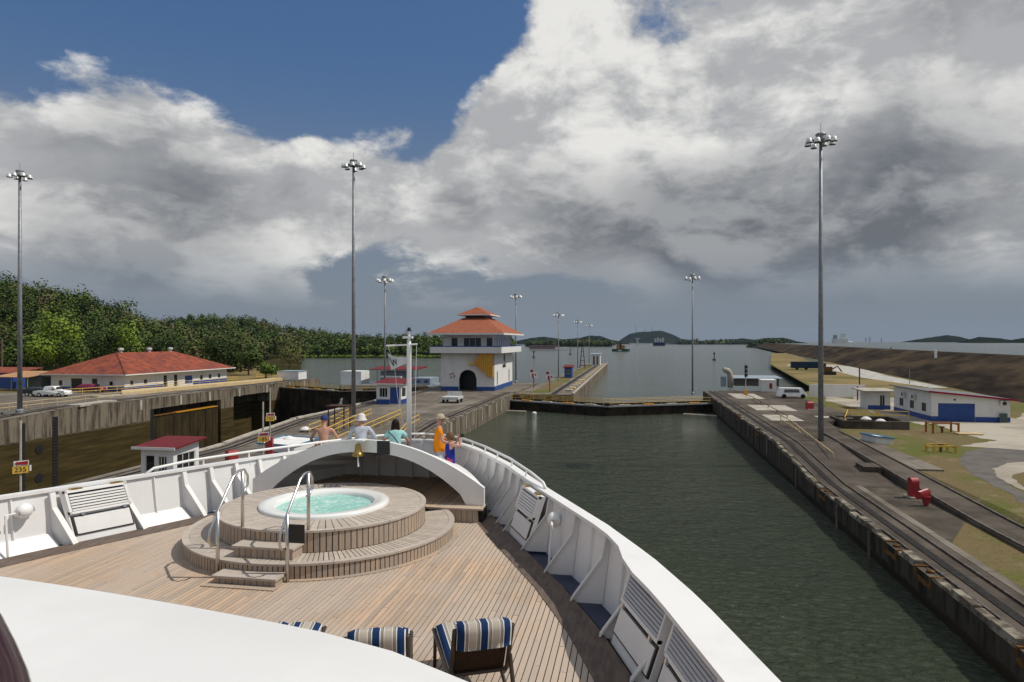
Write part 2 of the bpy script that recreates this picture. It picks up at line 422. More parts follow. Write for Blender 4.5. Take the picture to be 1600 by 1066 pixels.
# ================================================================== SETTING
from mathutils import noise as mnoise
WZ = -0.15
def water_mat(name, c1, c2, bs, strength, rough):
    def fn(nt, b):
        p = pos(nt)
        b.inputs['IOR'].default_value = 1.33
        big = nt.noise(p, .05, 3, .5)
        a = nt.noise(nt.vmath('MULTIPLY', p, (1, 1.5, 1)), bs, 5, .62, .4)
        c = nt.noise(nt.vmath('MULTIPLY', p, (1, 1.5, 1)), bs*.22, 3, .5, .3)
        h = nt.math('ADD', a, nt.math('MULTIPLY', c, 1.6))
        return nt.mix(nt.ramp(big, .35, .65), tuple(c1)+(1,), tuple(c2)+(1,)), h, strength, .62
    return emat(name, fn, rough)
WATER = water_mat('green_chamber_water', (.052, .064, .042), (.060, .072, .046), 1.9, 1.0, .05)
LAKEW = water_mat('lake_water', (.085, .095, .070), (.070, .082, .064), .8, .8, .12)

def sheet(name, pts, z, m): return struct(MB().poly([(p[0], p[1], z if len(p) < 3 else p[2]) for p in pts]).build(name, m))
XR, XC1, XC0, XL = 12.65, -20.85, -40.0, -75.5
GY, LGY = 115.5, 137.0
sheet('chamber_water', [(XC1, -80), (XR, -80), (XR, GY+2.5), (XC1, GY+2.5)], WZ, WATER)
w = MB(); w.poly([(XC0, GY+2.5, WZ), (4000, GY+2.5, WZ), (4000, 9000, WZ), (XC0, 9000, WZ)])
w.poly([(-4000, LGY+1, WZ), (XC0, LGY+1, WZ), (XC0, 9000, WZ), (-4000, 9000, WZ)]); struct(w.build('lake_water', LAKEW))
sheet('lowered_chamber_water', [(XL-8, -80), (XC0, -80), (XC0, LGY), (XL-8, LGY)], -8.5, WATER)

# ---- lock walls: profile along Y, extruded across X
def lock_wall(name, x0, x1, prof, label, face, top, zb=-10, cut=None):
    t = thing(name, ((x0+x1)/2, prof[0][0], 0), label, 'lock wall')
    m = MB()
    for (ya, za), (yb, zbb) in zip(prof[:-1], prof[1:]):
        m.mi = 1; m.poly([(x0, ya, za), (x1, ya, za), (x1, yb, zbb), (x0, yb, zbb)]); m.mi = 0
        for x, fl in ((x0, 1), (x1, 0)):
            lo = zb
            if cut and x == cut[0]:
                for (c0, c1, cz) in cut[1]:
                    if ya >= c0-1e-6 and yb <= c1+1e-6: lo = cz
            q = [(x, ya, lo), (x, yb, lo), (x, yb, zbb), (x, ya, za)]
            m.poly(q[::-1] if fl else q)
            if lo != zb: m.poly([(x, ya, lo), (x, yb, lo), (x-7, yb, lo), (x-7, ya, lo)]); m.poly([(x-7, ya, zb), (x-7, yb, zb), (x-7, yb, lo), (x-7, ya, lo)])
    for (y, z) in (prof[0], prof[-1]): m.poly([(x0, y, zb), (x1, y, zb), (x1, y, z), (x0, y, z)])
    if cut:
        for (c0, c1, cz) in cut[1]:
            for y in (c0, c1): m.poly([(cut[0], y, zb), (cut[0]-7, y, zb), (cut[0]-7, y, cz), (cut[0], y, cz)])
    m.build('wall_body', [face, top], t)
    return t
def zr_(Y): return 1.30 if Y < 52 else (2.25 if Y > 66 else 1.30+.95*(Y-52)/14)
def zc_(Y): return 1.35 if Y < 60 else (2.25 if Y > 75 else 1.35+.90*(Y-60)/15)
def zl_(Y): return 1.45 if Y < 62 else (2.5 if Y > 80 else 1.45+1.05*(Y-62)/18)
RW = lock_wall('lock_wall', XR, 15.8, [(-60, 1.3), (52, 1.3), (66, 2.25), (131, 2.25)], 'dark stained concrete lock wall on the right of the full chamber, with mule tracks on top', LOCKFACE, CONC_D)
CW = lock_wall('lock_wall', XC0, XC1, [(-60, 1.35), (60, 1.35), (75, 2.25), (150, 2.25)], 'broad concrete centre wall between the two lock chambers, carrying the control house', LOCKFACE_L, CONC)
LW = lock_wall('lock_wall', XL-4, XL, [(-60, 1.45), (62, 1.45), (80, 2.5), (96.6, 2.5), (115.4, 2.5), (119.5, 2.5), (133, 2.5), (156, 2.5)],
               'brown algae stained lock wall of the drained chamber, with a recessed gate leaf', LOCKFACE_L, CONC, cut=(XL, [(96.6, 115.4, .7), (119.5, 133, .9)]))
# right platform beyond the ramp
pf = thing('concrete_platform', (21, 100, 0), 'dark concrete platform with tracks at the far end of the right lock wall', 'platform')
MB().prism([(15.8, 66), (18.4, 66), (18.5, 74), (21.2, 75), (22, 84), (27, 90), (27, 133), (15.8, 133)], -4, 2.246).build('slab', CONC_D, pf)
MB().hexa([(15.8, 52, .8), (18.3, 52, .8), (18.3, 66, .8), (15.8, 66, .8)], [(15.8, 52, 1.27), (18.3, 52, 1.27), (18.3, 66, 2.243), (15.8, 66, 2.243)]).build('ramp', CONC_D, pf)
for (x0, y0, x1, y1) in ((16.3, 96, 21.5, 104), (15.9, 84, 19.5, 90.5), (16.4, 115, 20.8, 126), (22, 88, 26, 90)):
    MB().bx(x0, x1, y0, y1, 2.247, 2.262).build('pale_slab', CONC_L, pf)
# pieces along the chamber edges: uneven kerb stones
def kerb(wallobj, x0, x1, zf, ya, yb, mat_, step=1.55, h=.2):
    y = ya; k = 0
    while y < yb:
        L = step*RNG.uniform(.8, 1.25); g = RNG.uniform(.02, .07); dz = RNG.uniform(-.05, .05); dx = RNG.uniform(-.05, .05)
        if RNG.random() < .12: dz -= .12
        y2 = min(yb, y+L); m = MB(); a, b = zf(y), zf(y2-g); c = .05
        m.hexa([(x0+dx, y, a-.05), (x1, y, a-.05), (x1, y2-g, b-.05), (x0+dx, y2-g, b-.05)],
               [(x0+dx+c, y+c, a+h+dz), (x1-c, y+c, a+h+dz), (x1-c, y2-g-c, b+h+dz+RNG.uniform(-.03, .03)), (x0+dx+c, y2-g-c, b+h+dz)])
        m.build('kerb_stone', mat_, wallobj); y = y2
NICHE_Y = [24.6, 33.0, 36.9, 49.5, 74, 88]
segs = []; ya = 12.0
for n in NICHE_Y: segs.append((ya, n-.9)); ya = n+.9
segs.append((ya, 128))
for a, b in segs: kerb(RW, XR-.03, XR+.42, zr_, a, b, KERB)
kerb(CW, XC1-.42, XC1+.03, zc_, 40, 128, KERB, 2.0, .16)
kerb(CW, XC0-.03, XC0+.5, zc_, 50, 118, CONC_L, 2.6, .14)
kerb(LW, XL-.5, XL+.03, zl_, 55, 150, CONC, 2.6, .14)
# vertical timber/white strips and ladders on the wall faces
def face_strips(wallobj, x, zf, ys, sgn, w=.5, drop=1.9, m=None):
    for y in ys: MB().bx(min(x, x+sgn*.07), max(x, x+sgn*.07), y-w/2, y+w/2, zf(y)-drop, zf(y)-.12).build('fender_strip', m or CONC_L, wallobj)
face_strips(CW, XC1, zc_, [66, 71, 76.5, 84, 88, 93, 98, 103, 107, 110], 1, .45, 1.8)
face_strips(LW, XL, zl_, [94.5, 104, 112, 121.5, 131.5, 141, 148], 1, .5, 1.7)
face_strips(RW, XR, zr_, [40, 46, 57, 63, 69, 75, 80, 86, 92, 98, 104], -1, .3, 1.6, CONC)
for y in (73.5, 78.5):   # black ladder slots in the left wall
    MB().bx(XL, XL+.03, y-.45, y+.45, -9, zl_(y)-.9).build('ladder_slot', BLACK, LW)
    lad = MB()
    for k in range(22): lad.bx(XL+.03, XL+.09, y-.36, y+.36, -8+k*.42, -7.93+k*.42)
    lad.build('ladder_rung', CONC_D, LW)['kind'] = 'stuff'
for (y, z) in ((76, -2.4), (76, -6.1)):
    o = MB().lathe([(0.0, .03), (.62, .03), (.62, 0)], (0, 0, 0), 16).build('culvert_mouth', BLACK, LW, loc=(0, 0, 0))
    o.matrix_local = Matrix.Translation(Vector((XL+.04, y, z))-parent_loc(LW)) @ Matrix.Rotation(pi/2, 4, 'Y')
# ---- tracks: two rails and the dark rack slot between
def track(wallobj, xa, xs, xb, zf, ya, yb):
    ys = [y for y in (ya, 52, 60, 62, 66, 75, 80) if ya <= y < yb]+[yb]
    for nm, x, w, h, m in (('rail', xa, .09, .10, RAILST), ('rail', xb, .09, .10, RAILST), ('rack_slot', xs, .42, .035, SLOT)):
        mb = MB()
        for p, q in zip(ys[:-1], ys[1:]):
            mb.hexa([(x-w/2, p, zf(p)), (x+w/2, p, zf(p)), (x+w/2, q, zf(q)), (x-w/2, q, zf(q))],
                    [(x-w/2, p, zf(p)+h), (x+w/2, p, zf(p)+h), (x+w/2, q, zf(q)+h), (x-w/2, q, zf(q)+h)])
        mb.build(nm, m, wallobj)
track(RW, 13.25, 14.0, 14.85, zr_, -40, 131)
track(CW, -21.6, -22.3, -23.0, zc_, 20, 122)
track(CW, -37.2, -38.0, -38.8, zc_, 20, 122)
track(LW, XL-.9, XL-1.7, XL-2.5, zl_, 30, 154)
# ---- rusty mooring niches in the right kerb
for i, y in enumerate(NICHE_Y):
    wd = 'nearest the ship' if i == 0 else ['', 'second from the ship along the right kerb', 'third from the ship along the right kerb', 'beside the start of the ramp', 'just past the ramp', 'farthest along the right kerb'][i]
    z = zr_(y); t = thing('mooring_recess', (XR+.3, y, z), 'rusty yellow steel mooring recess in the kerb, '+wd, 'mooring recess', 'mooring recesses in the right lock wall')
    m = MB()
    for b in ((XR-.06, XR+.66, y-.86, y-.74, z-.5, z+.07), (XR-.06, XR+.66, y+.74, y+.86, z-.5, z+.07), (XR+.56, XR+.66, y-.74, y+.74, z-.5, z+.07), (XR-.06, XR+.56, y-.74, y+.74, z-.5, z-.30)):
        m.bx(*b)
    m.build('steel_frame', RUST, t)
    MB().lathe([(0, -.42), (.11, -.42), (.10, .0), (.17, .03), (.17, .09), (0, .11)], (XR+.28, y, z), 12).build('bollard', RUST, t, smooth=True)
# ---- miter gates
GATE = mat('black_riveted_gate', (.012, .011, .010), (.03, .025, .018), 1.2, .6, bump=.5, bscale=3, c3=(.05, .035, .02), scale3=.5)
GATE2 = mat('wet_brown_gate', (.055, .040, .018), (.032, .024, .012), .8, .6, stretch=(1, 1, .4), bump=.4)
def gate(xh0, xh1, yh, rise, ztop, zbot, label, beams):
    xm = (xh0+xh1)/2; t = thing('lock_gate', (xm, yh-rise, WZ), label, 'lock gate')
    for (xa, xb) in ((xh0, xm), (xh1, xm)):
        a, b = Vector((xa, yh, 0)), Vector((xb, yh-rise, 0)); d = (b-a).normalized(); n = Vector((-d.y, d.x, 0)); n = n if n.y > 0 else -n
        q = lambda u, k, z: tuple(a+d*u+n*k+Vector((0, 0, z)))
        L = (b-a).length
        def bar(u0, u1, k0, k1, z0, z1, mb): mb.hexa([q(u0, k0, z0), q(u1, k0, z0), q(u1, k1, z0), q(u0, k1, z0)], [q(u0, k0, z1), q(u1, k0, z1), q(u1, k1, z1), q(u0, k1, z1)])
        m = MB(); bar(0, L, 0, 2.0, zbot, ztop-.45, m); m.build('leaf', GATE, t)
        for k in range(int(L/2.1)):
            m = MB(); bar(.6+k*2.1, .75+k*2.1, -.12, 0, zbot, ztop-.5, m); m.build('leaf_rib', GATE, t)
        m = MB(); bar(0, L, -.25, 2.25, ztop-.45, ztop-.38, m); bar(0, L, -.3, -.22, ztop-.5, ztop-.3, m); m.build('walkway', CONC if beams else GALV, t)
        m = MB(); bar(0, L, 1.5, 2.1, ztop-.36, ztop-.05, m); m.build('top_beam', GATE, t)
        for k in range(9):
            u = .5+k*(L-1)/8; m = MB(); m.tube([q(u, -.15, ztop-.38), q(u, -.15, ztop+.62)], .03, 6); m.build('rail_post', YELLOW, t)
            m = MB(); m.tube([q(u, 2.15, ztop-.38), q(u, 2.15, ztop+.62)], .03, 6); m.build('rail_post', YELLOW, t)
        for k in (-.15, 2.15):
            for zz in (.15, .62): m = MB(); m.tube([q(.4, k, ztop+zz), q(L-.4, k, ztop+zz)], .03, 6); m.build('hand_rail', YELLOW, t)
        for k in range(4):
            u = 2+k*L/4.5; m = MB(); bar(u, u+1.9, .3, .9, ztop-.36, ztop-.2, m); m.build('walk_plate', CONC_L if k % 2 else ORANGEY, t)
    return t
gate(XC1, XR, GY, 8.4, 1.75, -3, 'closed black miter gate across the full chamber ahead of the ship', 0)
gate(XL, XC0, LGY, 8.9, 1.9, -10, 'tall dark miter gate closing the drained left chamber, with a leaking jet', 1)
# boom logs floating in front of the right gate
for i, (a, b, lb) in enumerate((((P(1068, 648, WZ)), (P(1135, 652, WZ)), 'grey floating timber boom by the right end of the closed gate'), ((P(780, 642.5, WZ)), (P(822, 644, WZ)), 'grey floating timber boom by the left end of the closed gate'))):
    tag(MB().tube([a+Vector((0, 0, .06)), b+Vector((0, 0, .06))], .16, 8).build('floating_boom', CONC_L, loc=a), lb, 'boom', 'booms floating before the gate')
tag(MB().ball(P(835, 646, WZ)+Vector((0, 0, .05)), .38, 10, (1, 1, .6)).build('white_buoy', WHITE, loc=P(835, 646, WZ)), 'small white round buoy floating before the closed gate', 'buoy')
# the jet leaking from the left gate
J0 = P(529, 622, -.2) if False else Vector((-57.0, LGY-9.2, .1))
jm = MB(); JM = emat('water_spray', lambda nt, b: b.inputs['Alpha'].__setattr__('default_value', .55), .3); JM.node_tree.nodes['Principled BSDF'].inputs['Base Color'].default_value = (.75, .78, .8, 1)
for k in range(70):
    u = RNG.random(); c = J0+Vector((RNG.uniform(-1, 1)*.5*u, -1.6*u, -3.2*u*u+.5*u)); jm.box(c, (.05+.12*u, .05, .10+.25*u), RNG.random()*3)
stuff(tag(jm.build('leak_spray', JM), 'white spray jet leaking from the left gate', 'spray'))
# recessed gate leaf in the left wall
gl = thing('open_gate_leaf', (XL-.8, 106, -8), 'olive brown open gate leaf folded into the left lock wall', 'gate leaf')
MB().bx(XL-1.8, XL-.25, 97.4, 114.9, -10, -.55).build('leaf', GATE2, gl)
for k in range(8): MB().bx(XL-.25, XL-.17, 98.2+k*2.15, 98.36+k*2.15, -10, -.7).build('leaf_rib', GATE2, gl)
MB().bx(XL-1.9, XL-.1, 97.6, 103, -.55, -.40).build('walkway', RUST, gl)
MB().bx(XL-1.9, XL-.1, 103, 114.6, -.55, -.38).build('walkway', ORANGEY, gl)
MB().bx(XL-.34, XL-.02, 96.62, 97.38, -10, .68).build('hinge_post', BLACK, gl)

# ---- ground right
def grass_fn(dry):
    def fn(nt, b):
        b.inputs['Specular IOR Level'].default_value = .1; p = pos(nt); a = nt.noise(p, .13, 5, .6); c = nt.noise(p, .55, 6, .7); g = nt.noise(p, 5, 4, .7)
        col = nt.mix(nt.ramp(a, .42, .58), (.115, .125, .028, 1), (.17, .125, .062, 1))
        col = nt.mix(nt.ramp(c, .52, .68, 0, .8), col, (.235, .185, .11, 1))
        if dry: col = nt.mix(nt.ramp(nt.noise(p, .06, 3, .5), .38, .55), col, (.26, .19, .085, 1))
        col = nt.mix(nt.ramp(g, .4, .7, 0, .5), col, (.055, .06, .018, 1))
        return col, g, .6, .08
    return fn
GRASS = emat('patchy_dry_grass', grass_fn(0), .9); GRASSD = emat('dry_yellow_grass', grass_fn(1), .9)
DIRT = mat('dark_oily_dirt', (.085, .07, .055), (.045, .038, .03), .5, .9, bump=.5, bscale=6, c3=(.12, .10, .075), scale3=.25)
ROADG = mat('pale_dusty_concrete_road', (.36, .32, .26), (.27, .235, .19), .25, .9, bump=.2, c3=(.42, .38, .31), scale3=.12)
ASPH = mat('grey_asphalt', (.15, .135, .12), (.11, .10, .09), .8, .9, bump=.2)
g = MB(); rows = []
for (y, xl, z) in ((-60, 15.75, 1.25), (56, 15.75, 1.25), (66, 20.9, 1.6), (133, 24, 1.6), (140, 32, 1.6), (150, 38.2, 1.6), (162, 38.4, 1.6), (312, 58, 1.6), (470, 93, 1.6), (760, 170, 1.6), (1500, 330, 1.6)):
    rows.append([(xl, y, z), (max(xl+.1, 21.0), y, z), (max(xl+.2, 21.6), y, 1.6)]+[(max(xl+.2, 21.6)+((400 if y < 500 else xl+800)-max(xl+.2, 21.6))*k/4, y, 1.6) for k in range(1, 5)])
g.loft(rows); struct(g.build('yard_ground', GRASS))
def patch(name, pix, z, m, dz=.006):
    pts = [P(a, b, z)+Vector((0, 0, dz)) for a, b in pix]; out = []
    for a, b in zip(pts, pts[1:]+pts[:1]):
        n = max(1, min(40, int((b-a).length/.8)))
        for k in range(n): j = .22*min(1.0, (b-a).length/6); out.append(a.lerp(b, k/n)+Vector((RNG.uniform(-j, j), RNG.uniform(-j, j), 0)))
    return struct(MB().poly(out).build(name, m))
GZ = 1.6
MB().bx(15.4, 15.85, -40, 52, 1.2, 1.318).build('edge_strip', CONC, RW)
sheet('oily_track_bed', [(15.86, 38, 1.262), (18.7, 43, 1.262), (18.7, 58, 1.262), (15.86, 58, 1.262)], 0, DIRT)
patch('concrete_yard', [(1395, 645), (1460, 662), (1475, 668), (1500, 676), (1530, 685), (1560, 688), (1500, 697), (1545, 700), (1600, 712), (1640, 712), (1700, 640), (1600, 645), (1590, 655), (1400, 622), (1340, 618), (1330, 626)], GZ, ROADG)
patch('asphalt_drive', [(1500, 716), (1512, 705), (1540, 699.5), (1640, 706), (1680, 722), (1600, 722), (1572, 724), (1553, 733), (1556, 744), (1580, 760), (1620, 780), (1620, 800), (1570, 768), (1525, 745), (1505, 730)], GZ, ASPH, .012)
patch('concrete_path', [(1553, 733), (1572, 724), (1600, 722), (1640, 724), (1640, 740), (1600, 738), (1580, 744), (1590, 757), (1620, 775), (1580, 758), (1556, 744)], GZ, ROADG, .018)
patch('dry_field', [(1264, 600), (1330, 612), (1430, 604), (1370, 590), (1330, 575), (1290, 562), (1240, 552), (1205, 552), (1204, 568)], GZ, GRASSD)
patch('white_gravel_yard', [(1228, 571), (1290, 576), (1345, 590), (1400, 598), (1455, 606), (1480, 606), (1390, 588), (1340, 574), (1300, 570), (1240, 568)], GZ, mat('white_gravel', (.50, .49, .46), (.33, .31, .27), .5, .9, bump=.6, bscale=3), .012)
patch('dark_spoil_field', [(1240, 554), (1300, 556), (1312, 566), (1270, 566.5)], GZ, mat('dark_spoil', (.07, .075, .06), (.11, .10, .07), .1, .9), .012)
patch('service_lane', [(1290, 618), (1345, 626), (1420, 640), (1460, 662), (1440, 664), (1380, 648), (1290, 626)], GZ, ROADG, .004)
# raised return track
rt = thing('return_track_ramp', (19.9, 70, 1.3), 'raised dark return track ramp beside the grass on the right bank', 'ramp')
prof = [(-40, 1.40), (42, 1.42), (72, 2.25), (75, 2.252)]
m = MB()
for (a, za), (b, zb) in zip(prof[:-1], prof[1:]):
    m.hexa([(18.7, a, .8), (21.0, a, .8), (21.0, b, .8), (18.7, b, .8)], [(18.7, a, za), (21.0, a, za), (21.0, b, zb), (18.7, b, zb)])
m.build('ramp_slab', CONC_D, rt)
for x in (18.85, 20.8):
    m = MB()
    for (a, za), (b, zb) in zip(prof[:-1], prof[1:]):
        m.hexa([(x-.06, a, za), (x+.06, a, za), (x+.06, b, zb), (x-.06, b, zb)], [(x-.06, a, za+.1), (x+.06, a, za+.1), (x+.06, b, zb+.1), (x-.06, b, zb+.1)])
    m.build('rail', RAILST, rt)
for (x0, x1, y0, y1) in ((21.3, 23.3, 57, 75), (17.3, 18.6, 56, 58)):
    tag(MB().bx(x0, x1, y0, y1, .9, 1.74 if x0 > 20 else 1.95).build('concrete_block', CONC if x0 > 20 else CONC_D, loc=(x0, y0, 1.2)), 'long pale concrete plinth between return track and grass' if x0 > 20 else 'small dark concrete block beside the raised return track', 'plinth')
# ---- embankment of the higher channel
EMB = mat('cloud_shaded_brown_riprap', (.048, .034, .023), (.018, .013, .010), .30, .95, bump=1.0, bscale=1.4, stretch=(.5, .35, 2.2), c3=(.075, .054, .032), scale3=.10, spec=.05)  # brown rock with the cloud shadow over the bank put into its colour
m = MB(); rows = []
for i in range(120):
    y = -40+1300*(i/119)**1.8; row = []
    tx = 61.7+.13*(y-122)
    for k in range(13):
        u = k/12; n = mnoise.noise(Vector((y*.05, u*6, 3)))*.5*sin(pi*min(1, u*1.1)) if 0 < k < 12 else 0
        row.append((tx+17*u+n, y, 1.6+6.6*(u**.92)+n*.8))
    row += [(tx+22, y, 8.15), (tx+30, y, 5.0)]; rows.append(row)
m.loft(rows); struct(m.build('embankment', EMB, smooth=True))
sheet('channel_water', [(61.7+25+.13*(-40-122), -40), (2500, -40), (2500, 2600), (61.7+25+.13*(2600-122), 2600)], 7.55, LAKEW)

# ---- left land
LZ = 2.42
LAND = emat('left_bank_ground', grass_fn(1), .9)
pts = [(XL-3.9, -60), (XL-3.9, 156), P(480, 594, LZ).xy, P(470, 585, LZ).xy, P(420, 576, LZ).xy, P(405, 572, LZ).xy, P(400, 560, LZ).xy, (-900, 700), (-900, -60)]
sheet('left_bank', pts, LZ, LAND)
sheet('left_apron', [(XL-3.9, 40, LZ+.005), (XL-3.9, 155, LZ+.005), (-88, 155, LZ+.005), (-88, 108, LZ+.005), (-125, 100, LZ+.005), (-125, 40, LZ+.005)], 0, CONC)
# ---- hills
def sm(a, b, x): t = max(0, min(1, (x-a)/(b-a))); return t*t*(3-2*t)
def interp(tab, x):
    if x <= tab[0][0]: return tab[0][1]
    for (a, va), (b, vb) in zip(tab[:-1], tab[1:]):
        if x <= b: return va+(vb-va)*(x-a)/(b-a)
    return tab[-1][1]
HILL1 = [(-700, 40), (-200, 37), (0, 34), (60, 32), (110, 27), (200, 19), (260, 9.5), (320, 4.5), (400, 2.5), (480, 2.4)]
def hz1(px, D):
    H = interp(HILL1, px); n = mnoise.noise(Vector((px*.02, D*.02, 1)))*2.2
    return LZ-.3+(H-LZ)*sm(185, 360, D)*(1-sm(420, 640, D)*.9)+n*sm(190, 260, D)
FORG = mat('forest_floor', (.028, .033, .012), (.055, .045, .022), .05, .95, spec=0.0)
def polar(name, px0, px1, n, Ds, zf, m_):
    m = MB(); rows = []
    for D in Ds:
        row = []
        for k in range(n+1):
            px = px0+(px1-px0)*k/n; t = (px-800)/F; row.append(((t*CA-SA)*D, (t*SA+CA)*D, zf(px, D)))
        rows.append(row)
    m.loft(rows); return struct(m.build(name, m_, smooth=True))
polar('forested_hill', -700, 470, 60, [185+15*k for k in range(32)], hz1, FORG)
HILL2 = [(150, 14), (280, 27), (320, 30), (380, 28), (430, 20), (500, 9), (560, 3), (640, 4), (700, 3), (800, 2)]
def hz2(px, D):
    return -1+(interp(HILL2, px)*.85)*sm(480, 700, D)*(1-sm(760, 1000, D)*.8)+mnoise.noise(Vector((px*.03, D*.015, 5)))*2*sm(500, 600, D)+3.0*sm(470, 482, D)
polar('shore_hill', 230, 800, 60, [470+14*k for k in range(40)], hz2, FORG)
# far hills across the lake (D, list of (px, ytop))
FARM = mat('far_wooded_hill', (.010, .016, .012), (.019, .023, .015), .012, .95, bump=1.0, bscale=.05, spec=0.0)
def far_hill(name, D, tab, depth, base=0.0, m_=FARM):
    px0, px1 = tab[0][0], tab[-1][0]
    def zf(px, d):
        u = (d-D)/depth; top = CAMZ+(533-interp(tab, px))/F*D
        n = mnoise.noise(Vector((px*.09, d*.004, D*.01)))*.05+mnoise.noise(Vector((px*.35, d*.01, D*.02)))*.035
        return base-.6+(top-base)*max(0, 1-u*u)*(1+n)
    return polar(name, px0, px1, 110, [D+depth*(k/8-1) for k in range(17)], zf, m_)
far_hill('ancon_like_hill' if False else 'flat_topped_hill', 4200, [(930, 541), (962, 536), (975, 527), (985, 521), (1005, 518.5), (1035, 517), (1050, 522), (1065, 530), (1085, 534), (1110, 537), (1160, 541)], 420)
far_hill('low_hill', 2600, [(780, 538), (830, 528), (850, 526), (880, 530), (905, 528), (922, 524), (938, 525), (952, 530), (975, 535), (1000, 541)], 260)
far_hill('low_hill', 3000, [(1080, 541), (1110, 536), (1135, 531), (1160, 528.5), (1180, 531), (1230, 534), (1300, 535), (1400, 537)], 260)
far_hill('low_hill', 1250, [(1168, 546), (1178, 536), (1190, 529), (1205, 527.5), (1225, 527), (1245, 533), (1275, 538), (1310, 541)], 60, 0)
far_hill('low_hill', 2300, [(1380, 541), (1410, 534), (1440, 529), (1462, 526), (1480, 523), (1500, 526), (1518, 531), (1560, 536), (1700, 540)], 200, 3)
far_hill('low_hill', 1500, [(1455, 545), (1500, 534), (1530, 526), (1560, 528), (1580, 531), (1620, 524), (1700, 520), (1900, 522)], 140, 3)
far_hill('low_shore', 1500, [(820, 540), (850, 533), (900, 531), (935, 533), (955, 541)], 60, 0)
far_hill('low_shore', 2400, [(990, 541), (1040, 537), (1090, 534), (1130, 532), (1170, 534), (1200, 538)], 120, 0)
# ---- vegetation
def _leaf(nt, b):
    a = nt.new('ShaderNodeAttribute', attribute_name='rnd').outputs['Fac']
    cr = nt.new('ShaderNodeValToRGB'); e = cr.color_ramp.elements
    e[0].position = 0; e[0].color = (.032, .050, .014, 1); e[1].position = 1; e[1].color = (.15, .122, .068, 1)
    for p_, c in ((.3, (.064, .098, .020, 1)), (.5, (.105, .160, .024, 1)), (.66, (.17, .25, .028, 1)), (.8, (.115, .110, .042, 1))):
        x = e.new(p_); x.color = c
    nt.l.new(a, cr.inputs[0]); b.inputs['Specular IOR Level'].default_value = .15; return cr.outputs[0]
LEAF = emat('foliage', _leaf, .75)
BARK = mat('grey_bark', (.16, .13, .10), (.09, .07, .055), 3, .9, stretch=(1, 1, .3))
def crown(mb, c, rx, rz, n, size, tone, lobes=6, rng=RNG):
    cs = []
    for k in range(lobes):
        v = Vector((rng.gauss(0, 1), rng.gauss(0, 1), rng.gauss(0, .8))).normalized()*rng.uniform(.35, .72)
        cs.append((Vector((v.x*rx, v.y*rx, v.z*rz)), rng.uniform(.38, .58), rng.uniform(-.07, .07)))
    for i in range(n):
        l, q, tn = rng.choice(cs); v = Vector((rng.gauss(0, 1), rng.gauss(0, 1), rng.gauss(0, 1))).normalized()*(rng.uniform(.6, 1)**.5)
        p = c+l+Vector((v.x*rx*q, v.y*rx*q, v.z*rz*q)); s = size*rng.uniform(.6, 1.3)
        nrm = (v+Vector((0, 0, .5))+Vector((rng.uniform(-.6, .6), rng.uniform(-.6, .6), rng.uniform(-.4, .4)))).normalized()
        a = nrm.orthogonal().normalized(); b = nrm.cross(a); th = rng.random()*6.3; a, b = a*cos(th)+b*sin(th), b*cos(th)-a*sin(th)
        mb.rv = max(0, min(1, tone+tn*.6+rng.uniform(-.04, .04)))
        mb.poly([p-a*s, p-b*s*.7, p+a*s*.9, p+b*s*.75]); on = (v*.75+(l/rx if rx else l)*.55+Vector((rng.uniform(-.28, .28), rng.uniform(-.28, .28), .25+rng.uniform(-.2, .2)))).normalized(); mb.nv += [tuple(on)]*4
def gp(px, D, zf): t = (px-800)/F; return Vector(((t*CA-SA)*D, (t*SA+CA)*D, zf(px, D)))
fm = MB(); R2 = random.Random(3)
for i in range(1500):
    D = 192+(R2.random()**1.1)*230; px = R2.uniform(-330, 470)
    if px > 395 and D < 330: continue
    c = gp(px, D, hz1); r = R2.choice([2.2, 3, 3.6, 4.4, 5.6])*R2.uniform(.85, 1.15); h = r*R2.uniform(1.5, 2.3)+1
    tone = R2.choice([.05, .12, .2, .28, .35, .3, .15, .42, .24, .38, .8, .92]) if px < 290 else R2.choice([.1, .2, .3, .8, .9, .85, .25, .35])
    crown(fm, c+Vector((0, 0, h*.6)), r, h*.52, 150 if px > -60 else 30, (.34+D*.0007) if px > -60 else .9, tone, 6, R2)
stuff(tag(fm.build('hillside_forest', LEAF), 'mixed green and dry forest covering the left hillside', 'forest'))
fm = MB()
for i in range(1100):
    D = 478+(R2.random()**1.5)*330; px = R2.uniform(240, 798)
    c = gp(px, D, hz2); r = R2.choice([3, 4, 5, 7])*R2.uniform(.85, 1.2); h = R2.uniform(7, 15) if D > 490 else R2.uniform(3, 8)
    tone = R2.choice([.05, .1, .2, .25, .3, .15, .8, .4]) if D > 500 else R2.choice([.4, .3, .45, .2, .1])
    crown(fm, c+Vector((0, 0, h*.55)), r, h*.55, 110, .85, tone, 6, R2)
for i in range(150):
    px = R2.uniform(410, 690); c = gp(px, 474, lambda a, b: 0); crown(fm, c+Vector((0, 0, .8)), 3.5, 1.2, 30, .8, R2.choice([.5, .58, .45]), 4, R2)
stuff(tag(fm.build('far_shore_forest', LEAF), 'dark green forest along the far left lake shore', 'forest'))
fm = MB()
for i in range(170):
    px = R2.uniform(1172, 1262); D = R2.uniform(1190, 1330); top = interp([(1172, 541), (1180, 534), (1192, 529), (1215, 527), (1228, 530), (1262, 539)], px); hh = max(4, (536.5-top)/F*D*R2.uniform(.8, 1.05)+8)
    c = gp(px, D, lambda a, b: 0); crown(fm, c+Vector((0, 0, hh*.5)), R2.uniform(6, 10), hh*.5, 50, 2.0, R2.choice([.02, .06, .12, .2]), 5, R2)
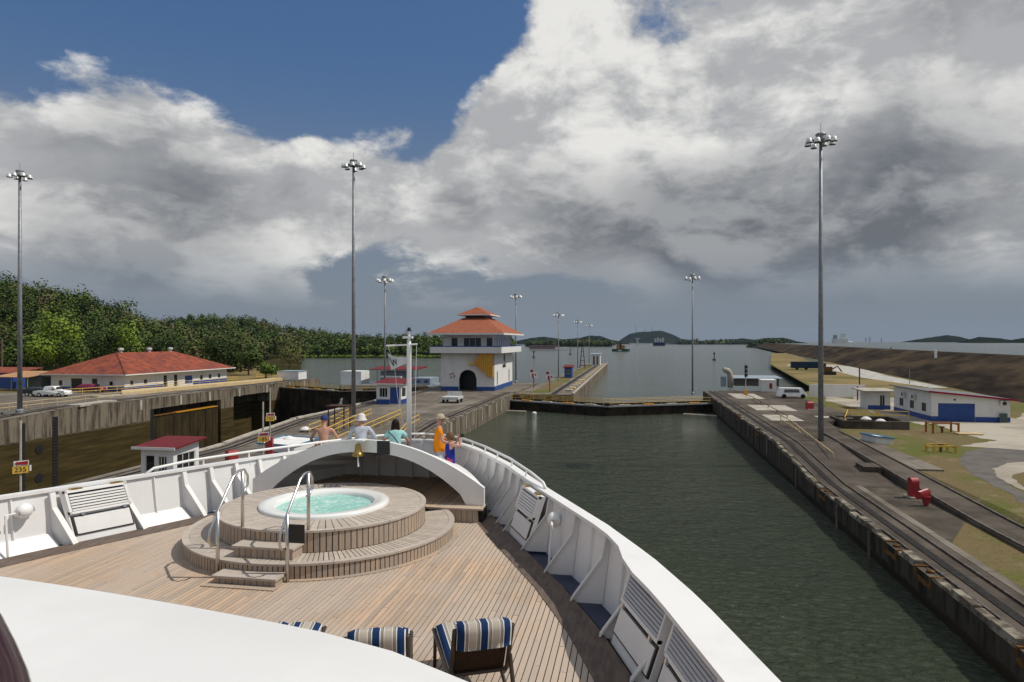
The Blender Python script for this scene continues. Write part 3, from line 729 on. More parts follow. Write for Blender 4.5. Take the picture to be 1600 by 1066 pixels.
for i in range(240):
    px = R2.uniform(826, 956); D = R2.uniform(1400, 1600); hh = R2.uniform(9, 17); c = gp(px, D, lambda a, b: 0); crown(fm, c+Vector((0, 0, hh*.5)), R2.uniform(7, 12), hh*.5, 40, 2.4, R2.choice([.02, .06, .12, .2, .8]), 5, R2)
for i in range(160):
    px = R2.uniform(1060, 1180); D = R2.uniform(2250, 2500); hh = R2.uniform(8, 22); c = gp(px, D, lambda a, b: 0); crown(fm, c+Vector((0, 0, hh*.5)), R2.uniform(9, 16), hh*.5, 30, 3.4, R2.choice([.02, .06, .12, .8]), 5, R2)
stuff(tag(fm.build('distant_shore_trees', LEAF), 'dark tree belts along the distant lake shores', 'trees'))
def tree(px, ybase, D, h, r, tone, label, n=900, size=.36, name='broadleaf_tree', rzf=.42, trunk=.25):
    b = gp(px, D, lambda a, c: LZ); b.z = LZ if ybase is None else ybase
    t = thing(name, b, label, 'tree', 'trees behind the long red roofed building')
    tm = MB(); top = b+Vector((0, 0, h*.6)); tm.tube([b-Vector((0, 0, .3)), b+Vector((.1, 0, h*.25)), top], [trunk, trunk*.8, trunk*.3], 7)
    for k in range(5):
        a = RNG.random()*6.28; e = b+Vector((cos(a)*r*.6, sin(a)*r*.6, h*RNG.uniform(.5, .8))); s = b+Vector((.08, 0, h*RNG.uniform(.25, .45))); tm.tube([s, (s+e)/2+Vector((0, 0, .3)), e], [trunk*.5, trunk*.3, trunk*.1], 5)
    tm.build('trunk', BARK, t)
    cm = MB(); crown(cm, b+Vector((0, 0, h*.62)), r, h*rzf, n, size, tone, 11); cm.build('crown', LEAF, t)
    return t
tree(92, None, 178, 17.5, 6.0, .66, 'tall bright green leafy tree left of the red roofed building', 1700)
tree(64, None, 172, 12.0, 5.0, .62, 'lower bright green tree beside the left lamp mast', 1200)
tree(118, None, 178, 9.5, 4.2, .42, 'mid green round tree close to the tan carport roof', 900)
tree(168, None, 188, 13, 5.0, .16, 'dark green tree rising behind the left end of the red roof', 1300)
tree(205, None, 190, 14.8, 5.8, .60, 'light green tree above the middle of the red roof', 1300)
tree(255, None, 200, 13.5, 6.0, .14, 'wide dark green tree behind the red roof ridge', 1400)
tree(312, None, 196, 10.5, 4.2, .46, 'small yellow green tree at the right end of the red roof ridge', 900)
tree(352, None, 186, 12.0, 6.4, .12, 'broad dark mango tree right of the red roofed building', 1800)
tree(388, None, 182, 7.5, 4.0, .22, 'dark shrubby tree beside the lake at the end of the bank', 900)
tree(452, None, 190, 8.2, 4.6, .80, 'brownish thin leaved bush by the water at the end of the left wall', 1000, .26)
tree(415, None, 168, 4.0, 3.0, .45, 'low green bush behind the yellow railing on the left bank', 600)
for i, (px, ytop, ybot) in enumerate(((145, 496, 525), (166, 492, 515), (311, 522, 546), (373, 518, 536), (3, 530, 590))):
    D = 300 if i < 4 else 150; a, b = PD(px, ytop, D), PD(px, ybot, D)
    tag(MB().tube([b-Vector((0, 0, 8)), a], .22, 6).build('bare_trunk' if i < 4 else 'wooden_utility_pole', BARK, loc=b), ['pale bare trunk standing left of the other in the dark hillside trees', 'pale bare trunk right of its twin in the hillside trees', 'pale slim trunk in dry trees above the roof end', 'slim pale trunk near the gap between the hills', 'wooden utility pole at the left edge behind the sheds'][i], 'trunk' if i < 4 else 'pole')
# ================================================================== SHIP
DZ = 7.9; CX = -5.6
HW = [(-30, 8.3), (-8, 8.1), (0, 7.75), (4, 7.1), (7.3, 6.2), (8.6, 5.75), (10, 5.15), (12.4, 3.95), (14.5, 2.98), (16, 2.12), (16.9, 1.5), (17.45, 1.0), (17.75, .55), (17.88, 0)]
def hw(y): return max(0, interp(HW, y))
SHIP = thing('cruise_ship', (CX, 0, 0), 'white cruise ship bow with teak foredeck in the foreground', 'ship')
STN = [-30, -20, -12, -8, -4, -2, 0, 2, 3, 4, 5, 6]+[6.5+.5*k for k in range(20)]+[16.3, 16.6, 16.9, 17.15, 17.35, 17.5, 17.65, 17.75, 17.83, 17.88]
def side_pts(s, inset, z): return [(CX+s*max(0, hw(y)-inset), y-(inset*.6 if y > 16.5 else 0), z) for y in STN]
TOPZ = DZ+.95
for s, nm in ((1, 'starboard'), (-1, 'port')):
    m = MB(); m.loft([side_pts(s, .16, DZ-.05), side_pts(s, .05, TOPZ)]); m.build('bulwark_plate', WHITE, SHIP, smooth=True)
    m = MB(); hull = []
    for z, k in ((TOPZ, 0), (5.5, .25), (3, .8), (1, 1.3), (-1.2, 1.6)): hull.append([(CX+s*max(0, (hw(y)+.04)*(1-.07*k)-.1*k), y-k*.9*(1 if y > 8 else y/8 if y > 0 else 0), z) for y in STN])
    m.loft(hull); m.build('hull_side', WHITE, SHIP, smooth=True)
    m = MB(); rows = [[], [], [], []]
    for y in STN:
        wi = .16 if y > 9.2 else (.5 if y < 8.3 else .16+.34*(9.2-y)/.9)
        if s < 0: wi = .14
        e = hw(y)
        for r, (d, z) in zip(rows, ((-wi*.75, TOPZ-.02), (-wi*.75, TOPZ+.035), (.08, TOPZ+.035), (.08, TOPZ-.03))): r.append((CX+s*max(0, e+d), y+(d*.6 if y > 16.5 else 0), z))
    m.loft(rows); m.build('cap_rail', WHITE, SHIP, smooth=False)
    # blue waterway and dark margin plank
    m = MB(); m.loft([side_pts(s, .14, DZ-.03), side_pts(s, .56, DZ-.03)]); m.build('waterway', NAVY, SHIP)
    m = MB(); m.loft([side_pts(s, .56, DZ-.06), side_pts(s, .56, DZ+.035), side_pts(s, .99, DZ+.010), side_pts(s, .99, DZ-.06)]); m.build('margin_plank', TEAKD, SHIP)
    # brackets and stiffeners
    ys = [16.1-1.09*k for k in range(14)]
    for i, y in enumerate(sorted(ys+[16.65, 15.55, 14.46, 13.37], reverse=True)):
        if y < 1: break
        e = hw(y); x = lambda d, zz=0: CX+s*(e-d)
        if 7.0 < y < 7.7 and s > 0: pass
        m = MB(); w = .045
        w = .06; pr = [(x(.12), TOPZ-.03), (x(.17), TOPZ-.30), (x(.56), DZ+.10), (x(.62), DZ)]
        q = [(x(.05), TOPZ-.03), (x(.16), DZ)]+pr[::-1]
        i = m.vert(*[(a, y-.012, b) for a, b in q], *[(a, y+.012, b) for a, b in q]); n = len(q)
        m.face(range(i, i+n)); m.face(range(i+2*n-1, i+n-1, -1))
        for k in range(n): m.face([i+k, i+(k+1) % n, i+n+(k+1) % n, i+n+k])
        for (a0, b0), (a1, b1) in zip(pr[:-1], pr[1:]):
            m.hexa([(a1-.012, y-w, b1), (a1+.012, y-w, b1), (a1+.012, y+w, b1), (a1-.012, y+w, b1)], [(a0-.012, y-w, b0), (a0+.012, y-w, b0), (a0+.012, y+w, b0), (a0-.012, y+w, b0)])
        m.build('bulwark_bracket', WHITE, SHIP)
        ym = y-.545; e2 = hw(ym); MB().hexa([(CX+s*(e2-.19), ym-.012, DZ), (CX+s*(e2-.10), ym-.012, DZ), (CX+s*(e2-.10), ym+.012, DZ), (CX+s*(e2-.19), ym+.012, DZ)],
             [(CX+s*(e2-.10), ym-.012, TOPZ-.05), (CX+s*(e2-.03), ym-.012, TOPZ-.05), (CX+s*(e2-.03), ym+.012, TOPZ-.05), (CX+s*(e2-.10), ym+.012, TOPZ-.05)]).build('stiffener', WHITE, SHIP)
    # lower white sill along the port side
    if s < 0:
        for i in range(5):
            y1 = ys[3+i]-.06; y0 = y1-.97
            if i == 1: continue
            q = lambda y, d, z: (CX+s*(hw(y)-d), y, z)
            MB().hexa([q(y0, .16, DZ-.02), q(y1, .16, DZ-.02), q(y1, .38, DZ-.02), q(y0, .38, DZ-.02)], [q(y0, .12, DZ+.20), q(y1, .12, DZ+.20), q(y1, .16, DZ+.20), q(y0, .16, DZ+.20)]).build('sill', WHITE, SHIP)
    # tubular hand rail round the bow
    hr = [(CX+s*max(0, hw(y)-.02), y+(.05 if y > 17 else 0), TOPZ+.17) for y in STN if y >= 12.6]
    hr = [(CX+s*hw(12.2), 12.2, TOPZ+.03), (CX+s*hw(12.35), 12.35, TOPZ+.12)]+hr
    MB().tube(hr, .028, 8).build('hand_rail', WHITE, SHIP, smooth=True)
    for y in (13.3, 14.3, 15.2, 16.0, 16.7, 17.2):
        MB().tube([(CX+s*(hw(y)-.06), y, TOPZ-.12), (CX+s*(hw(y)-.02), y, TOPZ+.08), (CX+s*(hw(y)-.02), y, TOPZ+.17)], .018, 6).build('rail_stay', WHITE, SHIP)
# caulked sub-deck and foredeck end
ol = [(CX+max(0, hw(y)-.5), y) for y in STN if y > -2]+[(CX-max(0, hw(y)-.5), y) for y in reversed(STN) if y > -2]
MB().prism(ol, DZ-.3, DZ-.012).build('sub_deck', CAULK, SHIP)
# teak planks: the largest 300 in view as single pieces, the others joined
PW = .078; planks = []; k0 = int(7.2/PW)
for k in range(-k0, k0+1):
    x = CX+k*PW; ax = abs(k*PW)+PW/2
    ymax = -5.0; y = 17.5
    while y > 0 and hw(y)-.855 < ax: y -= .04
    ymax = min(y, 13.42 if ax < 2.9 else 99); yy = 3.0+((k*37) % 50)/50*2.4-2.4
    while yy < ymax:
        y2 = min(yy+2.4, ymax)
        if y2-yy > .05 and y2 > 2.2:
            c = ((x-CX), (yy+y2)/2)
            inside = all((abs(k*PW))**2+(v-12.0)**2 < 2.2**2 for v in (yy, y2))
            if not inside: planks.append((x, yy, y2, RNG.random()))
        yy += 2.4
def vis_size(pl):
    x, a, b, r = pl; yc = max(3.5, min(b, 30)); t = Vector((x, (a+b)/2, DZ-CAMZ)); D = -x*SA+max(a+.3, 4)*CA
    xc = (x*CA+max(a+.3, 4)*SA)/D*F+800; yp = 533+(CAMZ-DZ)/D*F
    vis = 0 < xc < 1600 and yp < 1066 and not (yp > 902+.00026*xc*xc and xc < 650)
    return (1 if vis else 0, (b-a)/D/D)
planks.sort(key=vis_size, reverse=True)
def plank(mb, pl):
    x, a, b, r = pl; mb.rv = r; g = .0060; z = DZ+.0005*(r-.5)*4
    i = mb.vert((x-PW/2+g, a+.003, z), (x+PW/2-g, a+.003, z), (x+PW/2-g, b-.003, z), (x-PW/2+g, b-.003, z), (x-PW/2+g, a+.003, DZ-.02), (x+PW/2-g, a+.003, DZ-.02), (x+PW/2-g, b-.003, DZ-.02), (x-PW/2+g, b-.003, DZ-.02))
    for q in ((0, 1, 2, 3), (4, 5, 1, 0), (5, 6, 2, 1), (6, 7, 3, 2), (7, 4, 0, 3)): mb.face([i+j for j in q])
for pl in planks[:300]: m = MB(); plank(m, pl); m.build('deck_plank', TEAK, SHIP)
m = MB()
for pl in planks[300:]: plank(m, pl)
stuff(m.build('other_deck_planks', TEAK, SHIP))
# superstructure roof (white visor) below the camera and varnished rail
m = MB(); ed = []
for k in range(41):
    x = CX-9+k*.36
    if x > 0.2: break
    ed.append((x, 3.175-.026*(x-CX)**2-(.012*max(0, x+1.3)**2*20)))
rows = []
for d, z in ((0, CAMZ-1.42), (.02, CAMZ-1.25), (-.05, CAMZ-1.20), (-.6, CAMZ-1.175), (-3, CAMZ-1.15)): rows.append([(x, y+d, z) for x, y in ed])
rows.append([(x, -6, CAMZ-1.15) for x, y in ed]); m.loft(rows); m.build('visor_roof', mat('white_roof_paint', (.80, .80, .785), (.74, .735, .72), .8, .45), SHIP, smooth=True)
m = MB(); m.bx(CX-7.2, -.6, -4, 1.2, DZ, CAMZ-1.3); m.build('deckhouse', WHITE, SHIP)
MAHOG = mat('dark_varnished_mahogany', (.045, .016, .014), (.03, .010, .010), 6, .2, coat=.5)
MB().tube([PD(-90, 935, 1.25), PD(-42, 985, 1.22), PD(-22, 1025, 1.2), PD(-4, 1070, 1.17), PD(8, 1120, 1.14), PD(20, 1220, 1.05)], .045, 14).build('varnished_rail', MAHOG, SHIP, smooth=True)

# ---- louvred lockers on the bulwark
def locker(s, y1, y0, label, big=False):
    def q(y, u, v):  # u: 0 plate .. inboard, v height
        lean = .30*(1-v/.95); return Vector((CX+s*(hw(y)-.16-lean-u), y, DZ+v))
    t = thing('louvred_locker', q((y0+y1)/2, 0, 0), label, 'locker', 'louvred lockers on the bulwark')
    a, b = y0+.07, y1-.07; top = .93 if not big else .90
    def slab(ya, yb, va, vb, u0, u1, nm, m_, par=None):
        m = MB(); m.hexa([q(ya, u0, va), q(yb, u0, va), q(yb, u1, va), q(ya, u1, va)], [q(ya, u0, vb), q(yb, u0, vb), q(yb, u1, vb), q(ya, u1, vb)]); return m.build(nm, m_, par or t)
    slab(a, b, .0, top, -.02, .05, 'back_panel', WHITE)
    fr = slab(a, b, .52, .56, .05, .10, 'louvre_frame', WHITE)
    slab(a, b, top-.04, top, .05, .10, 'louvre_frame', WHITE); slab(a, a+.04, .52, top, .05, .10, 'louvre_frame', WHITE); slab(b-.04, b, .52, top, .05, .10, 'louvre_frame', WHITE)
    slab(a+.04, b-.04, .56, top-.04, .05, .056, 'louvre_backing', BLACK)
    n = 6
    for k in range(n):
        v = .57+k*(top-.63)/n; slab(a+.05, b-.05, v, v+.030, .062, .100, 'slat', mat('grey_slat', (.46, .48, .52), None, rough=.4) if big else WHITE, fr)
    slab(a+.02, b-.02, .14, .48, .05, .075, 'door_seal', BLACK); slab(a+.05, b-.05, .165, .455, .07, .085, 'door', WHITE)
    for v in (.50,):
        for yy in (a+.15, b-.15): slab(yy, yy+.05, v-.02, v+.03, .085, .115, 'latch', STEEL)
    for yy in (a+.12, b-.2):
        slab(yy, yy+.16, top+.0, top+.03, .02, .09, 'clip', BRASS)
YS = [16.1-1.09*k for k in range(14)]
locker(-1, YS[4], YS[5], 'white louvred locker with black edged door on the port bulwark')
locker(1, YS[3], YS[4], 'white louvred locker on the starboard bulwark beside the round lamp')
locker(1, YS[7]-.05, YS[8]-.25, 'large louvred vent locker on the starboard bulwark, nearer the bow', True)
locker(1, YS[8]-.32, YS[9]-.5, 'large louvred vent locker at the bottom edge, nearest the viewer', True)
for s, y, lb in ((-1, YS[5]-.45, 'white half dome lamp on the port bulwark'), (1, YS[4]-.5, 'white half dome lamp on the starboard bulwark')):
    c = Vector((CX+s*(hw(y)-.22), y, DZ+.70)); t = thing('bulwark_lamp', c, lb, 'lamp', 'lamps on the bulwark')
    MB().ball(c, .15, 14, (.8, 1, .85)).build('dome', WHITE, t, smooth=True)
    MB().tube([c+Vector((0, -.16, -.01)), c+Vector((0, .16, -.01))], .055, 10).build('rim', STEEL, t)
    MB().tube([c+Vector((-s*.02, -.2, 0)), c+Vector((0, -.36, .0)), c+Vector((-s*.05, -.36, -.7))], .02, 6).build('conduit', WHITE, t)

# ---- arch and sheltered recess behind the tub
AY, FZ = 13.67, DZ+.28
AR = thing('arch_shelter', (CX, AY, DZ), 'white arched shelter over shaded teak floor behind the hot tub', 'shelter')
def arc(hwid, rise, z0, n=28):
    out = []
    for k in range(n+1):
        u = -1+2*k/n; out.append((CX+hwid*u, z0+rise*(1-abs(u)**2.0)**.62 if abs(u) < 1 else z0))
    return out
def arch_o(n=36):
    pts = []
    for k in range(n+1):
        u = -1+2*k/n; pts.append((CX+2.58*u, FZ+.36+.92*(1-u*u)))
    return pts
def arch_i(n=36):
    pts = []
    for k in range(n+1):
        u = -1+2*k/n; z = FZ+.10+.92*(1-abs(u)**2.3); pts.append((CX+2.20*u, z if 0 < k < n else FZ))
    return pts
O, I = arch_o(), arch_i(); m = MB()
for yy in (AY, AY+.10):
    for k in range(36): m.poly([(O[k][0], yy, O[k][1]), (O[k+1][0], yy, O[k+1][1]), (I[k+1][0], yy, I[k+1][1]), (I[k][0], yy, I[k][1])])
    m.poly([(O[0][0], yy, O[0][1]), (I[0][0], yy, FZ), (O[0][0], yy, FZ)]); m.poly([(O[-1][0], yy, O[-1][1]), (I[-1][0], yy, FZ), (O[-1][0], yy, FZ)])
m.loft([[(x, AY, z) for x, z in O], [(x, AY+.10, z) for x, z in O]]); m.loft([[(x, AY, z) for x, z in I], [(x, AY+.10, z) for x, z in I]])
for e in (0, -1): m.poly([(O[e][0], AY, FZ-.02), (O[e][0], AY+.1, FZ-.02), (O[e][0], AY+.1, O[e][1]), (O[e][0], AY, O[e][1])])
m.build('arch_fascia', WHITE, AR)
m = MB(); B = [(CX+(x-CX)*.62, 16.35, FZ+.03+(z-FZ)*.46) for x, z in O]
m.loft([[(x, AY+.10, z-.03) for x, z in O], B]); m.build('shelter_roof', WHITE, AR, smooth=True)
m = MB(); m.loft([B, [(x, y, FZ-.3) for x, y, z in B]]); m.build('back_wall', WHITE, AR)
for e in (0,): m = MB(); m.poly([(O[e][0], AY+.1, FZ-.3), (B[e][0], B[e][1], FZ-.3), B[e], (O[e][0], AY+.1, O[e][1])]); m.build('side_wall', WHITE, AR)
for k in (5, 10, 15, 20, 25, 30, 34):
    x, y, z = B[k]; MB().bx(x-.02, x+.02, y-.16, y-.01, FZ, z-.02).build('wall_rib', WHITE, AR)
    xo, zo = O[k]; MB().hexa([(xo-.02, AY+.12, zo-.14), (xo+.02, AY+.12, zo-.14), (x+.02, y-.03, z-.12), (x-.02, y-.03, z-.12)], [(xo-.02, AY+.12, zo-.04), (xo+.02, AY+.12, zo-.04), (x+.02, y-.03, z-.03), (x-.02, y-.03, z-.03)]).build('roof_beam', WHITE, AR)
fl = MB(); fl.prism([(CX-2.62, 13.40), (CX+2.62, 13.40), (CX+2.62, AY+.1), (B[-1][0], 16.34), (B[0][0], 16.34), (CX-2.62, AY+.1)], DZ-.01, FZ-.02); fl.build('raised_floor', CAULK, AR)
m = MB()
for k in range(-33, 34):
    x = CX+k*PW; hi = 16.3 if abs(k*PW) < 1.75 else AY+.1+(2.62-abs(k*PW))/.87*2.4
    if hi > 13.5: m.rv = RNG.random(); m.bx(x-PW/2+.004, x+PW/2-.004, 13.40, min(16.3, hi), FZ-.02, FZ-.004)
stuff(m.build('floor_planks', TEAK, AR))
for s in (1, -1):
    for k in range(9): m = MB(); m.rv = RNG.random(); x = CX+s*(1.55+k*.115); m.bx(x-.054, x+.054, 13.365, 13.40, DZ, FZ-.03); m.build('step_riser_board', TEAKV, AR)
    m = MB(); m.rv = .15; m.bx(CX+s*1.45 if s > 0 else CX-2.62, CX+2.62 if s > 0 else CX-1.45, 13.34, 13.45, FZ-.03, FZ+.006); m.build('step_nosing', TEAK, AR)
# bell, rope and plaque
t = thing('ship_bell', (CX-.08, AY-.14, 9.05), 'polished brass ship bell with white rope hanging from the arch', 'bell')
bz = FZ+.98; MB().lathe([(.0, .24), (.04, .24), (.06, .21), (.07, .11), (.092, .045), (.135, .0), (.13, -.012), (.0, .0)], (CX-.08, AY-.16, bz), 22).build('bell_body', BRASS, t, smooth=True)
MB().bx(CX-.12, CX+.06, AY-.24, AY, bz+.30, bz+.325).build('bracket', WHITE, t)
MB().tube([(CX-.08, AY-.16, bz+.26), (CX-.08, AY-.16, bz+.31)], .02, 8).build('hanger', STEEL, t)
MB().tube([(CX-.08, AY-.16, bz-.02), (CX-.08, AY-.16, bz-.08), (CX-.075, AY-.16, bz-.24)], [.006, .014, .018], 8).build('bell_rope', WHITE, t)
tag(MB().bx(CX+.28, CX+.56, AY-.018, AY, FZ+.99, FZ+1.27).build('plaque', BLACK, loc=(CX+.42, AY, FZ+1.0)), 'square black plaque on the crown of the white arch', 'plaque')

# ---- hot tub
TC = Vector((CX-.1, 12.0, DZ)); R1, R2_, H1, H2 = 1.86, 2.40, .245, .60
TUB = thing('hot_tub', TC, 'round hot tub with turquoise water in a two tier teak platform', 'hot tub')
MB().lathe([(0, 0), (R2_-.03, 0), (R2_-.03, H1-.03), (R1-.03, H1-.03), (R1-.03, H2-.03), (1.16, H2-.03)], TC, 72).build('platform_core', CAULK, TUB)
def arcpiece(m, r0, r1, z0, z1, a, da, seg=2):
    for k in range(seg):
        p, q = a+da*(k/seg), a+da*((k+1)/seg); c = lambda r, t, z: (TC.x+r*cos(t), TC.y+r*sin(t), DZ+z)
        m.hexa([c(r0, p, z0), c(r1, p, z0), c(r1, q, z0), c(r0, q, z0)], [c(r0, p, z1), c(r1, p, z1), c(r1, q, z1), c(r0, q, z1)])
def ring(name, r0, r1, z0, z1, n, gap, mat_, a0=0, a1=2*pi, seg=1):
    for k in range(n):
        a = a0+(a1-a0)*k/n; m = MB(); m.rv = RNG.random(); arcpiece(m, r0, r1, z0, z1, a+gap/2/r1, (a1-a0)/n-gap/r1, seg); m.build(name, mat_, TUB)
ring('side_stave', R1-.03, R1, H1+.005, H2-.035, 118, .017, TEAKV)
ring('side_stave', R2_-.03, R2_, .005, H1-.035, 110, .017, TEAKV, radians(178), radians(395))
ring('top_board', 1.17, R1-.075, H2-.03, H2, 84, .015, TEAKT)
ring('rim_board', R1-.07, R1+.02, H2-.03, H2+.004, 12, .008, TEAKT, seg=6)
ring('step_board', R1+.005, R2_-.095, H1-.03, H1, 104, .015, TEAKT, radians(178), radians(395))
ring('step_rim_board', R2_-.09, R2_+.02, H1-.03, H1+.004, 9, .008, TEAKT, radians(178), radians(395), 8)
ring('base_strip', R2_, R2_+.09, .001, .014, 9, .006, TEAKV, radians(178), radians(395), 8)
TUBW = mat('white_acrylic', (.80, .80, .77), (.76, .76, .73), 2, .25)
MB().lathe([(1.175, H2-.05), (1.18, H2+.035), (1.165, H2+.055), (1.02, H2+.062), (1.0, H2+.05), (.93, H2+.045), (.90, H2+.03), (.875, H2-.03), (.84, H2-.35), (.6, H2-.42), (0, H2-.42)], TC, 72).build('tub_shell', TUBW, TUB, smooth=True)
def _tubw(nt, b):
    p = pos(nt); n = nt.noise(p, 4.5, 5, .65, 1.2); n2 = nt.noise(p, 13, 4, .65, .8); h = nt.math('ADD', n, nt.math('MULTIPLY', n2, .4))
    return nt.mix(nt.ramp(h, .62, .92), (.30, .64, .55, 1), (.66, .86, .80, 1)), h, .8, .07
TWM = emat('bubbling_turquoise_water', _tubw, .08)
m = MB(); rows = []
for i in range(14):
    r = .885*i/13; rows.append([(TC.x+r*cos(2*pi*j/48), TC.y+r*sin(2*pi*j/48), DZ+H2-.035+.018*mnoise.noise(Vector((r*cos(2*pi*j/48)*4, r*sin(2*pi*j/48)*4, 2)))) for j in range(48)])
m.loft(rows, True); m.build('tub_water', TWM, TUB, smooth=True)
# steps towards the stern
SX = TC.x-.02
def step(name, y0, y1, z0, z1, w, tilt=0):
    m = MB(); m.rv = .6; m.bx(SX-w/2, SX+w/2, y0, y1, DZ+z1-.035, DZ+z1); m.build('tread', TEAKT, TUB)
    n = int(w/.1)
    for k in range(n): m = MB(); m.rv = RNG.random(); xx = SX-w/2+.02+(w-.04)*(k+.5)/n; m.bx(xx-.045, xx+.045, y0+.03, y1-.02, DZ+z0+.002, DZ+z1-.036); m.build('riser_board', TEAKV, TUB)
step('s', TC.y-R2_-.30, TC.y-R2_+.06, 0, .13, 1.05)
step('s', TC.y-R1-.32, TC.y-R1+.05, H1, H1+.18, 1.05)
MB().bx(SX-.62, SX+.55, TC.y-R2_-.42, TC.y-R2_-.30, DZ+.001, DZ+.016).build('base_strip', TEAKV, TUB)
for sx in (-.60, .56):
    x = SX+sx; yb = TC.y-R2_-.02; yu = TC.y-R1+.12
    MB().tube([(x, yb, DZ), (x, yb, DZ+1.02)], .028, 10).build('hand_rail_post', STEEL, TUB, smooth=True)
    MB().tube([(x, yu, DZ+H2), (x, yu, DZ+H2+.92)], .028, 10).build('hand_rail_post', STEEL, TUB, smooth=True)
    pth = []
    for k in range(9): a = pi*1.5-pi*k/8*1.1; pth.append((x-.03, yb-.02+.13*cos(a)*.8, DZ+.62+.13*sin(a)+.13))
    pth = pth[:1]+pth[1:]
    top = [(x-.03, yb+.02, DZ+.98), (x-.03, yu-.22, DZ+H2+.86), (x-.03, yu-.06, DZ+H2+.93), (x-.03, yu+.10, DZ+H2+.92), (x-.03, yu+.2, DZ+H2+.80), (x-.03, yu+.2, DZ+H2+.66), (x-.03, yu+.1, DZ+H2+.56), (x-.03, yu, DZ+H2+.55)]
    low = [(x-.03, yb, DZ+.50), (x-.03, yb-.12, DZ+.52), (x-.03, yb-.18, DZ+.62), (x-.03, yb-.15, DZ+.76)]
    MB().tube(low+top, .02, 10).build('hand_rail', STEEL, TUB, smooth=True)
tag(MB().bx(SX+.585, SX+.84, TC.y-R2_-.03, TC.y-R2_-.015, DZ+.60, DZ+.88).build('notice_board', BLACK, loc=(SX+.7, TC.y-R2_, DZ+.6)), 'square black notice board fixed to the hot tub handrail', 'notice')

# ---- jackstaff, pennant
JX, JY = -5.83, 17.25
JS = thing('jackstaff', (JX, JY, DZ), 'white jackstaff with crossarm and black top light at the bow', 'flagpole')
jz = lambda y_: CAMZ-(y_-533)/F*18.0
MB().tube([(JX, JY, DZ), (JX, JY, jz(540)), (JX, JY, jz(531))], [.070, .062, .045], 14).build('pole', WHITE, JS, smooth=True)
MB().bx(JX-.16, JX+.10, JY-.05, JY+.05, jz(529), jz(525.5)).build('lamp_plate', WHITE, JS)
MB().tube([(JX, JY, jz(531)), (JX, JY, jz(518))], .035, 10).build('lamp_stem', WHITE, JS)
MB().tube([(JX, JY, jz(517.5)), (JX, JY, jz(516.5)), (JX, JY, jz(516.4)), (JX, JY, jz(512))], [.09, .09, .05, .045], 10).build('top_light', BLACK, JS)
MB().tube([(JX-.62, JY-.02, jz(540.5)), (JX+.23, JY-.02, jz(538))], .022, 8).build('crossarm', WHITE, JS)
MB().tube([(JX+.21, JY-.02, jz(538)), (JX+.21, JY-.02, jz(545)), (JX+.15, JY-.02, jz(692))], .006, 5).build('halyard', WHITE, JS)
MB().tube([(JX-.58, JY-.02, jz(541)), (JX-.5, JY-.02, jz(553)), (JX-.38, JY-.02, jz(580)), (JX-.30, JY-.05, jz(620)), (JX-.05, JY-.05, jz(690))], .006, 5).build('halyard', WHITE, JS)
FLAG = mat('white_flag_cloth', (.80, .80, .79), (.70, .70, .69), 5, .8)
_nt = NT(FLAG.node_tree); _tr = _nt.new('ShaderNodeBsdfTranslucent'); _tr.inputs[0].default_value = (.8, .8, .79, 1); _mx = _nt.new('ShaderNodeMixShader'); _mx.inputs[0].default_value = .5
_nt.l.new(_nt.n['Principled BSDF'].outputs[0], _mx.inputs[1]); _nt.l.new(_tr.outputs[0], _mx.inputs[2]); _nt.l.new(_mx.outputs[0], _nt.n['Material Output'].inputs[0])
pn = thing('pennant', (JX-.5, JY, jz(580)), 'white triangular pennant with black letter mark flying from the jackstaff', 'flag')
def fp(u, v):  # u along 0 hoist..1 fly, v 0 top..1 bottom
    px = 622.5+(653-622.5)*u+(1-u)*v*6.0; top = 551.5+(561-551.5)*u+2.2*sin(u*5); bot = 579-(579-567.5)*u
    return Vector((JX+(px-656.5)/F*18.0, JY-.05+.07*sin(u*7+v*1.5)*u, jz(top+(bot-top)*v)))
m = MB(); m.loft([[fp(i/16, j/8) for j in range(9)] for i in range(17)]); m.build('cloth', FLAG, pn, smooth=True)
for (u0, v0, u1, v1) in ((.06, .25, .20, .78), (.20, .78, .25, .30), (.25, .30, .40, .72), (.40, .72, .44, .26)):
    m = MB(); a, b = fp(u0, v0), fp(u1, v1); m.tube([a+Vector((0, -.012, 0)), (a+b)/2+Vector((0, -.02, 0)), b+Vector((0, -.012, 0))], .011, 5); m.build('letter_stroke', BLACK, pn)

# ---- striped deck chairs
STR = ((0, .075, 'n'), (.075, .10, 'w'), (.10, .17, 'g'), (.17, .19, 'w'), (.19, .31, 'b'), (.31, .33, 'w'), (.33, .40, 'g'), (.40, .425, 'w'), (.425, .52, 'n'))
def _stripe(nt, b):
    x, y, z = nt.sep(nt.new('ShaderNodeTexCoord').outputs['Object']); u = nt.math('FRACT', nt.math('DIVIDE', nt.math('ADD', x, .262), .2245))
    cr = nt.new('ShaderNodeValToRGB'); cr.color_ramp.interpolation = 'CONSTANT'; e = cr.color_ramp.elements
    N, W_, G, B_ = (.012, .035, .105, 1), (.66, .64, .60, 1), (.21, .19, .17, 1), (.44, .385, .32, 1)
    e[0].position = 0; e[0].color = N; e[1].position = .29; e[1].color = W_
    for p_, c in ((.34, G), (.385, B_), (.40, G), (.46, W_), (.49, B_), (.80, W_), (.83, G), (.875, B_), (.89, G), (.955, W_)): q = e.new(p_); q.color = c
    nt.l.new(u, cr.inputs[0]); return cr.outputs[0]
STRIPE = emat('navy_beige_striped_cloth', _stripe, .85)
BRONZE = mat('bronze_aluminium', (.075, .055, .04), (.055, .042, .032), 4, .4, metal=.4)
SLING = mat('brown_mesh_sling', (.05, .03, .02), (.035, .022, .015), 30, .8, world_co=False)
